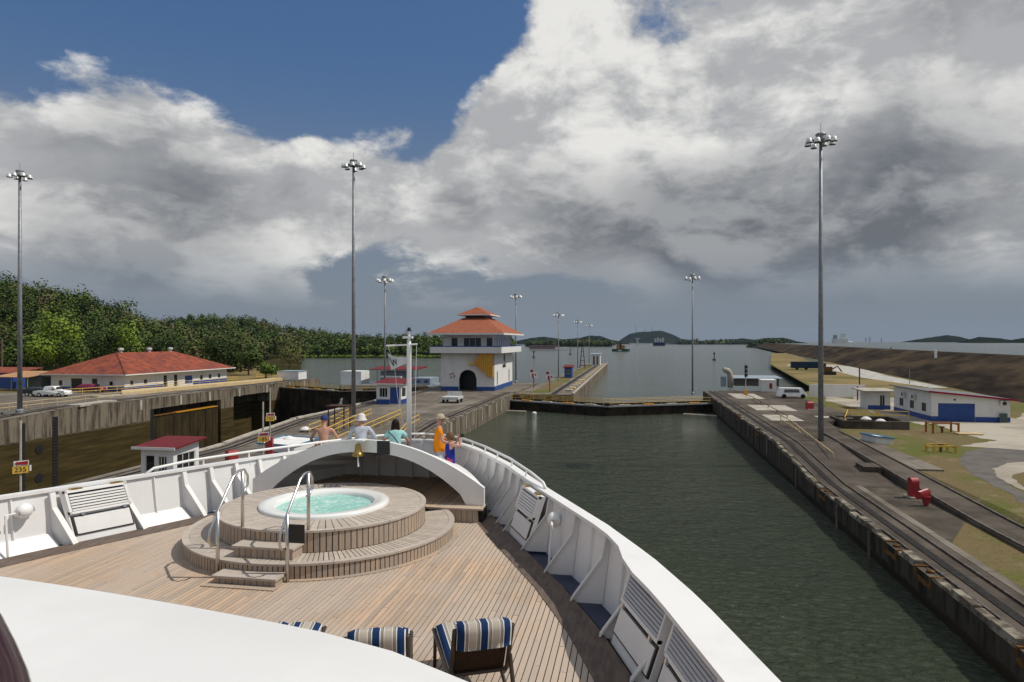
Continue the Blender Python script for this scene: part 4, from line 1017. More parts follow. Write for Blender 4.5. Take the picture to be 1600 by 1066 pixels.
CHAIR = thing('deck_chair', (0, 0, DZ), 'x', 'deck chair', 'striped deck chairs')
def loc_build(m, nm, mt, par, smooth=False):
    o = bpy.data.objects.new(nm, m.mesh(nm, mt, (0, 0, 0), smooth)); COL.objects.link(o); o.parent = par; return o
def cpath(pts, w, th, bulge=.0):
    m = MB(); rows = []
    nrm = []
    for i, p in enumerate(pts):
        a = Vector(pts[max(i-1, 0)]); b = Vector(pts[min(i+1, len(pts)-1)]); t = (b-a).normalized(); nrm.append(Vector((t.y, -t.x)))
    for i, (y, z) in enumerate(pts):
        n = nrm[i]; row = []
        for k in range(9): u = -1+2*k/8; hh = th*(1-abs(u)**6*.6); row.append((u*w/2, y+n.x*hh, z+n.y*hh))
        for k in range(8, -1, -1): u = -1+2*k/8; row.append((u*w/2*.99, y-n.x*.01, z-n.y*.01))
        rows.append(row)
    m.loft(rows, True); n = len(rows[0]); b0 = 0; m.face(range(n)); m.face([len(m.v)-n+i for i in range(n)][::-1]); return m
seat = [(1.02, .40), (.98, .425), (.7, .40), (.35, .37), (.08, .35), (.0, .37), (-.06, .45), (-.16, .66), (-.27, .90), (-.295, .955), (-.325, .955), (-.335, .91), (-.31, .80), (-.295, .74)]
loc_build(cpath(seat, .53, .05), 'striped_cushion', STRIPE, CHAIR, True)
m = MB(); m.loft([[(-.25, -.02, .34), (.25, -.02, .34)], [(-.25, -.12, .5), (.25, -.12, .5)], [(-.25, -.29, .88), (.25, -.29, .88)]]); loc_build(m, 'back_sling', SLING, CHAIR)
for s in (-.28, .28):
    m = MB(); m.tube([(s, 1.02, .39), (s, .5, .36), (s, 0, .33), (s, -.10, .42), (s, -.32, .93)], .024, 8); loc_build(m, 'side_frame', BRONZE, CHAIR, True)
    m = MB(); m.tube([(s, .92, .385), (s, .96, 0)], .02, 8); loc_build(m, 'leg', BRONZE, CHAIR)
    m = MB(); m.tube([(s, .25, .345), (s*1.02, -.42, .02)], .02, 8); loc_build(m, 'leg', BRONZE, CHAIR)
    m = MB(); m.tube([(s*1.05, -.17, .58), (s*1.05, -.45, .03)], .022, 8); loc_build(m, 'back_strut', BRONZE, CHAIR)
    m = MB(); m.tube([(s*1.03, -.41, .03), (s*1.03, -.48, .03)], .03, 8); loc_build(m, 'foot', BLACK, CHAIR)
for y, z in ((1.02, .39), (-.09, .40), (-.44, .03)): m = MB(); m.tube([(-.28, y, z), (.28, y, z)], .018, 8); loc_build(m, 'cross_bar', BRONZE, CHAIR)
spots = [((-1.535, 6.63, DZ), 25, 'navy and beige striped deck chair standing rightmost, clear of the white roof'), ((-2.42, 6.27, DZ), 17, 'navy and beige striped deck chair in the middle, partly behind the white roof edge'),
         ((-3.52, 6.22, DZ), 12, 'striped deck chair at left, almost hidden by the white roof')]
for i, (l, a, lb) in enumerate(spots):
    o = CHAIR if i == 0 else copy_tree(CHAIR); o.location = l; o.rotation_euler = (0, 0, radians(a)); o['label'] = lb
# ================================================================== THINGS ON THE BANKS
TILE = emat('clay_roof_tiles', lambda nt, b: (lambda p: (nt.mix(nt.ramp(nt.noise(p, 2.2, 4, .6), .35, .65), (.40, .14, .075, 1), (.29, .095, .055, 1)),
        nt.math('SINE', nt.math('MULTIPLY', nt.math('ADD', nt.sep(p)[0], nt.math('MULTIPLY', nt.sep(p)[1], 1.0)), 16.0)), .6, .08))(pos(nt)), .75)
REDTILE = mat('mottled_red_roof', (.31, .080, .040), (.23, .062, .036), .35, .7, lo=.4, hi=.6, c3=(.15, .05, .04), scale3=.9)
def hip_roof(mb, x0, x1, y0, y1, ze, zr_top, top=None, th=.22):
    """hipped roof; top=(tx0,tx1,ty0,ty1) flat/ridge rectangle at zr_top"""
    a = [(x0, y0, ze), (x1, y0, ze), (x1, y1, ze), (x0, y1, ze)]; tx0, tx1, ty0, ty1 = top
    t = [(tx0, ty0, zr_top), (tx1, ty0, zr_top), (tx1, ty1, zr_top), (tx0, ty1, zr_top)]
    for k in range(4):
        q = [a[k], a[(k+1) % 4], t[(k+1) % 4], t[k]]; q = [v for i, v in enumerate(q) if v not in q[:i]]; mb.poly(q)
    if tx1-tx0 > .3 and ty1-ty0 > .3: mb.poly(t)
def fascia(mb, x0, x1, y0, y1, z0, z1, e=.06):
    mb.bx(x0-e, x1+e, y0-e, y0, z0, z1); mb.bx(x0-e, x1+e, y1, y1+e, z0, z1); mb.bx(x0-e, x0, y0, y1, z0, z1); mb.bx(x1, x1+e, y0, y1, z0, z1); mb.bx(x0, x1, y0, y1, z0, z0+.03)
# ---- control house
hx0, hx1, hy0, hy1, gz = -35.8, -25.5, 124.5, 143.5, 2.25
CH = thing('control_house', ((hx0+hx1)/2, hy0, gz), 'white control house with clay tiled double roof and yellow stair on the centre wall', 'building')
m = MB(); ft = wall(m, (hx0, hy0), (hx1, hy0), gz, 9.35, [(3.5, 6.9, gz, gz+3.9, 1.7)], .5)
m.build('front_wall', WHITE2, CH)
m = MB(); wall(m, (hx1, hy0), (hx1, hy1), gz, 9.35, [(2.3, 3.3, gz+.9, gz+3.6, .5), (14.6, 15.6, gz+.9, gz+3.6, .5)], .4); m.build('side_wall', WHITE2, CH)
m = MB(); wall(m, (hx1, hy1), (hx0, hy1), gz, 9.35); wall(m, (hx0, hy1), (hx0, hy0), gz, 9.35); m.build('rear_wall', WHITE2, CH)
MB().bx(hx0+.6, hx1-.6, hy0+3, hy0+3.1, gz, 9).build('dark_interior', BLACK, CH)
MB().bx(hx1-.5, hx1-.42, hy0+1, hy1-1, gz+.5, gz+4).build('slit_glass', DARKGLASS, CH)
m = MB()
for (u0, u1) in ((0, 3.45), (6.95, 10.36)): m.bx(hx0+u0-.04, hx0+u1, hy0-.04, hy0, gz, gz+.75)
m.bx(hx1, hx1+.04, hy0-.04, hy1+.04, gz, gz+.85); m.build('blue_plinth', BLUE, CH)
bo = 1.55; m = MB(); m.bx(hx0-bo, hx1+bo, hy0-bo, hy1+bo, 9.3, 9.42); fascia(m, hx0-bo, hx1+bo, hy0-bo, hy1+bo, 9.3, 10.45, .12); m.build('balcony', WHITE2, CH)
m = MB(); fascia(m, hx0-bo, hx1+bo, hy0-bo, hy1+bo, 10.452, 10.62, .13); m.build('balcony_stripe', BLUE, CH)
m = MB(); uw = [(1.6+.0, 2.9), (4.0, 7.4), (8.4, 9.6)]; pt = wall(m, (hx0+.3, hy0+.3), (hx1-.3, hy0+.3), 9.42, 12.8, [(a, b, 10.3, 12.2) for a, b in uw], .2); m.build('upper_front_wall', WHITE2, CH)
for k, (a, b) in enumerate(uw): pane_frame(CH, pt, (a, b, 10.3, 12.2), DARKGLASS, WHITE, 2 if k == 1 else 0)
m = MB(); us = [(1+2.3*k, 2.1+2.3*k, 10.3, 12.2) for k in range(8)]; pt = wall(m, (hx1-.3, hy0+.3), (hx1-.3, hy1-.3), 9.42, 12.8, us, .2)
wall(m, (hx1-.3, hy1-.3), (hx0+.3, hy1-.3), 9.42, 12.8); wall(m, (hx0+.3, hy1-.3), (hx0+.3, hy0+.3), 9.42, 12.8); m.build('upper_side_wall', WHITE2, CH)
for o in us: pane_frame(CH, pt, o, DARKGLASS, WHITE, 1)
ro = 2.1; m = MB(); hip_roof(m, hx0-ro, hx1+ro, hy0-ro, hy1+ro, 13.0, 16.1, (-32.9, -28.4, 130.5, 138.0)); m.build('main_roof', TILE, CH)
m = MB(); fascia(m, hx0-ro, hx1+ro, hy0-ro, hy1+ro, 12.7, 13.02, .08); m.build('roof_fascia', WHITE2, CH)
MB().bx(-32.6, -28.7, 130.8, 137.7, 15.9, 16.75).build('cupola_wall', BLACK, CH)
m = MB(); hip_roof(m, -33.9, -27.4, 129.5, 139.0, 16.75, 18.3, (-30.7, -30.6, 132.5, 136.0)); cu = m.build('cupola_roof', TILE, CH)
m = MB(); fascia(m, -33.9, -27.4, 129.5, 139.0, 16.55, 16.76, .07); m.build('cupola_fascia', WHITE2, CH)
YST = thing('yellow_stair', (-27.5, hy0-1, gz), 'ochre yellow sheeted stair hanging on the control house front', 'stair')
q = [(-28.9, 9.3), (-26.0, 9.4), (-25.65, 9.4), (-25.65, 5.1), (-26.9, 5.3), (-28.9, 7.0), (-30.0, 7.2), (-30.0, 7.6)]
m = MB(); m.hexa([(-29.3, hy0-1.1, 7.4), (-26.7, hy0-1.1, 5.3), (-26.7, hy0-.05, 5.3), (-29.3, hy0-.05, 7.4)], [(-27.9, hy0-1.1, 9.3), (-26.7, hy0-1.1, 9.3), (-26.7, hy0-.05, 9.3), (-27.9, hy0-.05, 9.3)]); m.build('stair_sheeting', ORANGEY, YST)
MB().bx(-26.7, -25.6, hy0-1.15, hy0-.05, 4.9, 9.4).build('stair_box', ORANGEY, YST)
for k in range(9): MB().bx(-29.2+k*.4, -29.14+k*.4, hy0-1.16, hy0-1.1, 7.3-k*.22 if k < 7 else 5.2, 7.9+k*.36 if k < 4 else 9.3).build('sheet_rib', YELLOW, YST)
m = MB(); m.tube([(-30.2, hy0-1.15, 7.8), (-27.9, hy0-1.15, 9.9), (-26, hy0-1.15, 10.3)], .06, 6); m.build('hand_rail', YELLOW, YST)
MB().bx(-30.3, -29.2, hy0-1.15, hy0-.05, 7.2, 7.5).build('landing', YELLOW, YST)
lb = thing('life_ring', (-33.6, hy0-.1, 5.1), 'red and white life ring on the control house wall', 'life ring')
for k in range(8):
    a = k*pi/4; m = MB(); m.tube([(-33.6+.42*cos(a+i*pi/16), hy0-.1, 5.1+.42*sin(a+i*pi/16)) for i in range(5)], .11, 8); m.build('ring_segment', RED if k % 2 else WHITE, lb)
# the two short words painted here are too small to read in the photograph: dark strokes of the same size
m = MB(); y_ = 132.6
for w_, h_, g_ in ((.32, .8, .08), (.26, .6, .08), (.3, .6, .08), (.24, .7, .3), (.34, .8, .08), (.26, .6, .08), (.28, .65, .08), (.3, .8, 0)): m.bx(hx1+.02, hx1+.05, y_, y_+w_, 6.3, 6.3+h_); y_ += w_+g_
stuff(m.build('painted_lettering', BLACK, CH))
m = MB()
for (z, w) in ((9.0, .25), (8.6, .5), (8.2, .75), (7.85, .45), (7.5, .3)): m.bx(hx1+.02, hx1+.07, 134.3-w, 134.3+w, z-.2, z+.18)
m.build('wall_emblem', BLACK, CH)
# ---- booths
def booth(name, x0, x1, y0, y1, z0, h, label, blue, roofdrop=.5, ov=.45):
    t = thing(name, ((x0+x1)/2, (y0+y1)/2, z0), label, 'booth'); m = MB(); W, L = x1-x0, y1-y0
    of = [(.45, W*.45, z0+1.0, z0+h-.5)] if blue else [(.3, W*.42, z0+.9, z0+h-.45), (W*.52, W-.5, z0+1.0, z0+h-.5)]
    if blue: of.append((W*.55, W-.3, z0+.05, z0+h-.4))
    os_ = [(.35, L*.46, z0+1.0, z0+h-.5), (L*.54, L-.35, z0+1.0, z0+h-.5)] if blue else [(.4, L-.4, z0+1.0, z0+h-.45)]
    pf_ = wall(m, (x0, y0), (x1, y0), z0, z0+h, of, .14); m.build('front_wall', WHITE2, t)
    m = MB(); ps = wall(m, (x1, y0), (x1, y1), z0, z0+h, os_, .14); m.build('side_wall', WHITE2, t)
    m = MB(); wall(m, (x1, y1), (x0, y1), z0, z0+h); wall(m, (x0, y1), (x0, y0), z0, z0+h); m.build('rear_wall', WHITE2, t)
    for i, o in enumerate(of):
        if blue and i == 1:
            g = MB(); g.poly([pf_(o[0], o[2], .4), pf_(o[1], o[2], .4), pf_(o[1], o[3], .4), pf_(o[0], o[3], .4)]); g.build('door', BLUE, t)
        else: pane_frame(t, pf_, o, DARKGLASS, WHITE2, 0 if (i == 0 and not blue) else 2)
    for o in os_: pane_frame(t, ps, o, DARKGLASS, WHITE2, 2 if not blue else 0)
    if blue:
        m = MB(); m.bx(x0-.03, x0+W*.55-.02, y0-.03, y0, z0, z0+.7); m.bx(x1, x1+.03, y0-.03, y1+.03, z0, z0+.7); m.build('blue_plinth', BLUE, t)
    m = MB(); m.hexa([(x0-ov, y0-ov, z0+h+.02+roofdrop), (x1+ov, y0-ov, z0+h+.02), (x1+ov, y1+ov, z0+h+.02), (x0-ov, y1+ov, z0+h+.02+roofdrop)] if False else [(x0-ov, y0-ov, z0+h+.02), (x1+ov, y0-ov, z0+h+.02), (x1+ov, y1+ov, z0+h+.02+roofdrop), (x0-ov, y1+ov, z0+h+.02+roofdrop)],
                     [(x0-ov, y0-ov, z0+h+.14), (x1+ov, y0-ov, z0+h+.14), (x1+ov, y1+ov, z0+h+.14+roofdrop), (x0-ov, y1+ov, z0+h+.14+roofdrop)]); m.build('roof', REDROOF, t)
    m = MB(); m.bx(x0-ov-.02, x1+ov+.02, y0-ov-.05, y0-ov, z0+h-.02, z0+h+.16); m.build('roof_fascia', WHITE2, t)
    wall_top = MB(); wall_top.poly([(x0, y1, z0+h), (x1, y1, z0+h), (x1, y1, z0+h+roofdrop), (x0, y1, z0+h+roofdrop)]); wall_top.poly([(x1, y0, z0+h), (x1, y1, z0+h), (x1, y1, z0+h+roofdrop*.9)]); wall_top.build('gable', WHITE2, t)
    return t
booth('operator_booth', -37.4, -33.6, 95.8, 100.5, 2.25, 2.9, 'white and blue operator booth with red roof beside the tall mast', True)
booth('operator_booth', -33.7, -31.2, 42.2, 45.0, 1.35, 2.75, 'white windowed booth with dark red roof just beyond the port rail', False, .3, .4)
# ---- lamp masts
def mast(base, h, label, r=.22, n=8):
    t = thing('lamp_mast', base, label, 'lamp mast', 'tall floodlight masts'); b = Vector(base); T = b+Vector((0, 0, h))
    MB().tube([b, b+Vector((0, 0, h*.5)), T], [r, r*.8, r*.55], 10).build('pole', GALV, t, smooth=True)
    MB().lathe([(r*1.6, 0), (r*1.6, .35), (r, .5)], b, 10).build('base_sleeve', GALV, t)
    MB().lathe([(.05, -.1), (.75, -.05), (.78, .05), (.5, .12), (.42, .5), (.5, .55), (.36, .7), (0, .72)], T, 14).build('head_frame', GALV, t)
    MB().tube([T+Vector((0, 0, .7)), T+Vector((0, 0, 1.6))], .025, 5).build('lightning_rod', GALV, t)
    for k in range(n):
        a = 2*pi*k/n+.3; c = T+Vector((cos(a)*1.15, sin(a)*1.15, -.12+.1*sin(k*2.1)))
        o = MB().lathe([(0, .28), (.14, .26), (.24, .1), (.30, -.16), (.31, -.2), (.0, -.2)], c, 12).build('floodlight', mat('lamp_aluminium', (.72, .72, .70), None, rough=.35, metal=.3), t, smooth=True)
        MB().lathe([(0, -.215), (.29, -.21)], c, 12).build('lens', BLACK, o); MB().tube([T+Vector((cos(a)*.6, sin(a)*.6, 0)), c+Vector((0, 0, .2))], .05, 5).build('arm', BLACK, o)
    return t
mast(P(31, 645, 2.42), 30.2, 'tall floodlight mast at the left edge beside the parked pickup', .30)
mast(P(552.5, 655, 2.25), 30.2, 'tall floodlight mast on the centre wall left of the red roofed booth', .27)
mast(P(1282.5, 705, 1.3), 28.9, 'tall floodlight mast on the right bank beside the yellow stair rail', .26)
mast((-39.0, 103.5, 2.25), 19.0, 'slim distant floodlight mast rising behind the red roofed booth', .17)
mast(P(1082, 617, 2.25), 20.2, 'slim floodlight mast at the right end of the closed gate', .16)
mast(PD(806, 590, 152)*Vector((1, 1, 0))+Vector((0, 0, 2.25)), 19.2, 'slim floodlight mast behind the control house roof', .18)
# ---- jetty beyond the gate
JT = thing('approach_jetty', (-14.5, 120, 0), 'long concrete approach jetty with a track running out into the lake', 'jetty')
MB().prism([(-20.8, 118), (-10.2, 118), (-10.6, 285), (-18.3, 285)], -3, 2.1).build('jetty_body', [LOCKFACE_L], JT)
MB().prism([(-20.6, 118), (-10.4, 118), (-10.8, 284.5), (-18.1, 284.5)], 2.1, 2.25).build('jetty_top', CONC, JT)
MB().prism([(-18.5, 121), (-15, 121), (-15.2, 270), (-17.6, 270)], 2.25, 2.256).build('grass_strip', GRASS, JT)
MB().prism([(-14.3, 119), (-13.4, 119), (-13.4, 280), (-14.1, 280)], 2.25, 2.3).build('rack_slot', SLOT, JT)
for k in range(24):
    y = 126+k*6.4; MB().bx(-12.3, -11.2, y, y+2.8, 2.25, 2.55).build('fender_block', CREAM if k % 2 else CONC_L, JT)
MB().prism([(-10.6, 119), (-10.25, 119), (-10.6, 284), (-10.9, 284)], 2.25, 2.5).build('edge_beam', CONC_L, JT)
for (px, py, h, lb) in ((872.5, 594, 15.5, 'nearest slim light mast on the jetty'), (902.5, 578, 15.5, 'middle slim light mast on the jetty'), (920.5, 569.8, 15.5, 'farthest slim light mast on the jetty')): mast(P(px, py, 2.25), h, lb+' beyond the gate', .15, 6)
def shed(name, x0, x1, y0, y1, z0, h, label, wm, rm, cat='shed', drop=.3, ov=.4, win=(), plinth=None, group=None):
    t = thing(name, ((x0+x1)/2, y0, z0), label, cat, group); m = MB(); op = [(u0, u1, z0+a, z0+b) for s, u0, u1, a, b in win if s == 'f']; pt = wall(m, (x0, y0), (x1, y0), z0, z0+h, op, .15); m.build('front_wall', wm, t)
    for o in op: pane_frame(t, pt, o, DARKGLASS, WHITE2, 1)
    m = MB(); op2 = [(u0, u1, z0+a, z0+b) for s, u0, u1, a, b in win if s == 'r']; ps = wall(m, (x1, y0), (x1, y1), z0, z0+h, op2, .15); m.build('side_wall', wm, t)
    for o in op2: pane_frame(t, ps, o, DARKGLASS, WHITE2, 1)
    m = MB(); wall(m, (x1, y1), (x0, y1), z0, z0+h); wall(m, (x0, y1), (x0, y0), z0, z0+h); m.build('rear_wall', wm, t)
    m = MB(); m.hexa([(x0-ov, y0-ov, z0+h), (x1+ov, y0-ov, z0+h), (x1+ov, y1+ov, z0+h+drop), (x0-ov, y1+ov, z0+h+drop)], [(x0-ov, y0-ov, z0+h+.15), (x1+ov, y0-ov, z0+h+.15), (x1+ov, y1+ov, z0+h+.15+drop), (x0-ov, y1+ov, z0+h+.15+drop)]); m.build('roof', rm, t)
    if plinth: m = MB(); m.bx(x0-.03, x1, y0-.03, y0, z0, z0+.6); m.bx(x1, x1+.03, y0-.03, y1, z0, z0+.6); m.build('blue_plinth', plinth, t)
    return t
shed('jetty_hut', -17.2, -15.4, 172, 176, 2.25, 2.6, 'small blue hut with red roof on the jetty', BLUE, REDROOF, drop=.4, win=(('f', .4, 1.4, 1, 2),))
shed('jetty_cabin', -15.6, -12.4, 258, 264, 2.25, 4.2, 'white two level cabin at the end of the jetty', WHITE2, GREYB, win=(('f', .5, 1.3, .3, 3.6), ('f', 1.8, 2.6, .3, 3.6)))
t = thing('lattice_beacon', (-17.3, 235, 2.25), 'dark red lattice beacon near the end of the jetty', 'beacon')
m = MB()
for sx in (-1, 1):
    for sy in (-1, 1): m.tube([(-17.3+sx*.9, 235+sy*.9, 2.25), (-17.3+sx*.15, 235+sy*.15, 10)], .09, 5)
m.build('legs', mat('dark_red_iron', (.12, .03, .025), (.05, .02, .02), 2, .7), t)
for k in range(4): MB().box((-17.3, 235, 3.2+k*1.6), (1.5-k*.32, 1.5-k*.32, .18)).build('brace', MATS['dark_red_iron'], t)
MB().box((-17.3, 235, 10.2), (.6, .6, .7)).build('lantern', BLACK, t)
for i, (px, py, lb) in enumerate(((834, 607, 'red and white number board left of its twin by the gate'), (859, 612, 'red and white number board right of its twin by the gate'))):
    b = P(px, py, 2.25); t = thing('number_board', b, lb, 'sign', 'number boards past the gate'); MB().tube([b, b+Vector((0, 0, 2.2))], .09, 6).build('post', RED, t)
    MB().box(b+Vector((0, 0, 2.6)), (1.3, .08, 1.1)).build('board', WHITE, t); MB().box(b+Vector((-.2, -.05, 2.5)), (.35, .06, .8)).build('red_mark', RED, t); MB().box(b+Vector((.35, -.05, 2.7)), (.3, .06, .35)).build('red_mark', RED, t); MB().box(b+Vector((-.4, 0, 3.4)), (.5, .06, .5), 0, .0).build('red_arrow', RED, t)
# ---- numbered sign posts on the centre wall
def sign_post(px, D, z0, text, label, face=(.35, -1, 0)):
    t_ = (px-800)/F; b = Vector(((t_*CA-SA)*D, (t_*SA+CA)*D, z0)); t = thing('number_sign_post', b, label, 'sign', 'numbered sign posts on the centre wall')
    MB().tube([b, b+Vector((0, 0, 5.3))], .07, 8).build('post', CONC_L, t)
    n = Vector((-b.x, -b.y, 0)).normalized(); M = facing(b+Vector((0, 0, 2.3))+n*.12, n)
    def pl(w, h, cx, cy, mt, nm, dep=.02):
        m = MB(); m.box((0, 0, 0), (w, h, dep)); o = m.build(nm, mt, t, loc=(0, 0, 0)); o.matrix_local = Matrix.Translation(-b) @ M @ Matrix.Translation((cx, cy, 0)); return o
    pl(.80, .44, 0, 0, YELLOW, 'number_plate'); pl(.76, .30, .04, .40, WHITE, 'arrow_plate'); pl(.10, .36, .50, .06, WHITE, 'side_tag')
    o = text_mesh('number_text', text, .40, Matrix(), BLACK, t, .005, 1.05); o.matrix_local = Matrix.Translation(-b) @ M @ Matrix.Translation((0, 0, .015))
    m = MB(); m.prism([(-.2, .08), (.34, .12), (.34, -.11), (-.2, -.08), (-.2, -.13), (-.34, 0), (-.2, .13)], 0, .02); o = m.build('red_arrow', RED, t, loc=(0, 0, 0)); o.matrix_local = Matrix.Translation(-b) @ M @ Matrix.Translation((.04, .40, .012))
sign_post(32, 42, 1.35, '235', 'post with yellow 235 plate and red arrow at the far left')
sign_post(411, 55, 1.35, '185', 'nearer sign post with a yellow 185 plate and red arrow')
sign_post(422, 66, 1.75, '155', 'farther sign post with a yellow 155 plate and red arrow')
# ---- red cabinets
def cabinet(b, label, rz, wide=.55, h=1.5):
    t = thing('red_hydrant_cabinet', b, label, 'hydrant', 'red hydrant cabinets', rz); m = MB()
    pr = [(-.28, 0), (.28, 0), (.28, h-.28)]+[(.28*cos(k*pi/8), h-.28+.28*sin(k*pi/8)) for k in range(1, 8)]+[(-.28, h-.28)]
    i = m.vert(*[(-wide/2, a, b_) for a, b_ in pr], *[(wide/2, a, b_) for a, b_ in pr]); n = len(pr); m.face(range(i, i+n)); m.face(range(i+n, i+2*n))
    for k in range(n): m.face([i+k, i+(k+1) % n, i+n+(k+1) % n, i+n+k])
    loc_build(m, 'hood', RED, t); m = MB(); m.box((0, 0, .02), (wide+.3, .9, .1)); loc_build(m, 'base_slab', CONC_L, t)
    return t
cabinet(P(421, 712, 1.35), 'upright red cabinet standing below the two right sign posts', .3, .6, 1.7)
cabinet(P(362, 722, 1.35), 'round topped red cabinet right of the near white booth', 1.2, .9, 1.0)
cabinet(P(1427, 777, 1.3), 'upright red hooded cabinet on the right bank beside the red drum', .2, .48, 1.3)
b = P(1441, 790, 1.3); t = thing('red_hose_drum', b, 'tilted dark red wedge shaped hose drum beside the right hooded cabinet', 'hose drum')
K8 = [k*pi/6 for k in range(12)]; e0 = [(b.x-.32+.20*cos(a), b.y-.22, b.z+.66+.25*sin(a)) for a in K8]; e1 = [(b.x+.32+.25*cos(a), b.y+.18, b.z+.74+.30*sin(a)) for a in K8]
m = MB(); m.loft([e0, e1], True); m.poly(e0); m.poly(e1); m.build('drum', RED, t)
MB().hexa([(b.x+.14, b.y, b.z), (b.x+.34, b.y, b.z), (b.x+.34, b.y+.2, b.z), (b.x+.14, b.y+.2, b.z)], [(b.x, b.y-.08, b.z+.55), (b.x+.5, b.y-.08, b.z+.55), (b.x+.5, b.y+.28, b.z+.55), (b.x, b.y+.28, b.z+.55)]).build('stand', RED, t)
# ---- hatch boxes and vents
LBLUE = mat('light_blue_trim', (.07, .22, .36), (.05, .16, .28), 2, .5)
def hatch(c, sx, sy, h, rz, label):
    t = thing('hatch_cover', c, label, 'hatch', None, rz); m = MB(); m.hexa([(-sx/2, -sy/2, 0), (sx/2, -sy/2, 0), (sx/2, sy/2, 0), (-sx/2, sy/2, 0)], [(-sx/2, -sy/2, h), (sx/2, -sy/2, h*.75), (sx/2, sy/2, h*.75), (-sx/2, sy/2, h)]); loc_build(m, 'box', WHITE2, t)
    e = .12
    for (x0, x1, y0, y1) in ((-sx/2-e, sx/2+e, -sy/2-e, -sy/2+.04), (-sx/2-e, sx/2+e, sy/2-.04, sy/2+e), (-sx/2-e, -sx/2+.04, -sy/2, sy/2), (sx/2-.04, sx/2+e, -sy/2, sy/2)):
        m = MB(); f = lambda x: h-.25*h*(x+sx/2)/sx; m.hexa([(x0, y0, f(x0)-.02), (x1, y0, f(x1)-.02), (x1, y1, f(x1)-.02), (x0, y1, f(x0)-.02)], [(x0, y0, f(x0)+.1), (x1, y0, f(x1)+.1), (x1, y1, f(x1)+.1), (x0, y1, f(x0)+.1)]); loc_build(m, 'trim', LBLUE, t)
    return t
hatch(P(452, 700, 1.4), 3.6, 5.0, .75, .0, 'low white hatch with light blue rim behind the port rail')
hatch(P(1370, 692, 1.6), 1.7, 2.4, .75, .25, 'white box hatch with blue rim beside the right return track')
def vent(b, label, s=1.0):
    t = thing('mushroom_vent', b, label, 'vent', 'white mushroom vents'); MB().tube([b, Vector(b)+Vector((0, 0, .7*s))], .2*s, 10).build('stem', WHITE2, t); MB().lathe([(0, 1.0*s), (.25*s, .95*s), (.55*s, .75*s), (.62*s, .62*s), (.2*s, .62*s)], b, 16).build('cap', WHITE2, t, smooth=True)
vent(P(477, 681, 1.4), 'white mushroom vent left of the yellow railings'); vent(P(451, 697, 1.4), 'white mushroom vent over the blue rimmed hatch')
vent(P(1353, 664, 1.7), 'white mushroom vent left of its twin on the right bank'); vent(P(1376, 668, 1.7), 'white mushroom vent right of its twin on the right bank')
# ---- railings
def railing(name, pts, label, n, m_=YELLOW, h=1.0, rails=2, group='yellow railings', r=.05):
    t = thing(name, pts[0], label, 'railing', group); pts = [Vector(p) for p in pts]; L = [0]
    for a, b in zip(pts[:-1], pts[1:]): L.append(L[-1]+(b-a).length)
    def at(s):
        for i in range(len(pts)-1):
            if s <= L[i+1]+1e-6: return pts[i].lerp(pts[i+1], (s-L[i])/max(1e-6, L[i+1]-L[i]))
        return pts[-1]
    for k in range(n+1): p = at(L[-1]*k/n); MB().tube([p, p+Vector((0, 0, h))], r, 6).build('post', m_, t)
    for k in range(rails): MB().tube([p+Vector((0, 0, h*(1-.5*k))) for p in pts], r, 6).build('rail', m_, t)
    return t
C_ = lambda px, py: P(px, py, zc_(P(px, py, 1.8).y))
railing('stair_railing', [C_(483, 679), C_(512, 668), C_(545, 652)], 'yellow railing leftmost of the set on the centre wall', 6)
railing('stair_railing', [C_(511, 684), C_(545, 668), C_(580, 652)], 'yellow railing along the middle of the centre wall stairs', 6)
railing('stair_railing', [C_(522, 701), C_(575, 676), C_(626, 653)], 'long yellow railing nearest the bow on the centre wall', 8)
railing('stair_railing', [C_(624, 690), C_(640, 670), C_(655, 662)], 'short yellow railing left of the jackstaff', 3)
railing('stair_railing', [P(1220, 662, 2.2), P(1242, 676, 1.9), P(1262, 694, 1.5), P(1302, 727, 1.3)], 'pale yellow stair railing at the foot of the right mast', 6, CREAM)
railing('gate_railing', [P(1140, 611, 2.25), P(1172, 622, 2.25), P(1230, 654, 2.25)], 'low rusty rail along the right platform', 7, RUST, .35, 1, 'platform rails')
railing('yard_railing', [P(1320, 665, 1.7), P(1325, 652, 1.7), P(1420, 656, 1.7)], 'yellow pipe railing around the white vents on the right bank', 5)
railing('bank_railing', [(XL-4.5, 66, 2.42), (XL-4.5, 84, 2.45), (XL-4.5, 96, 2.45)], 'long pale yellow railing along the left bank beside the mast', 12, CREAM)
railing('bank_railing', [P(400, 592, 2.5), P(430, 590, 2.5), P(470, 588, 2.5)], 'yellow railing round the white cabin at the end of the left wall', 8)
railing('bank_railing', [P(100, 618, 2.45), P(190, 612, 2.45), P(280, 604, 2.45), P(370, 596, 2.45)], 'yellow railing before the long red roofed building', 14)
t = thing('stair_gantry', C_(530, 668), 'brown and yellow steel stair gantry beside the tall mast', 'gantry'); b = Vector(t.location)
for dx in (-.9, .9):
    for dy in (-.8, .8): MB().tube([b+Vector((dx, dy, 0)), b+Vector((dx, dy, 2.3))], .07, 6).build('post', mat('brown_iron', (.06, .03, .02), None), t)
MB().box(b+Vector((0, 0, 2.35)), (2.4, 2.0, .16)).build('platform', MATS['brown_iron'], t)
for k in range(5): MB().box(b+Vector((0, -.6+.3*k, .3+k*.28)), (1.4, .26, .06)).build('tread', ORANGEY, t)
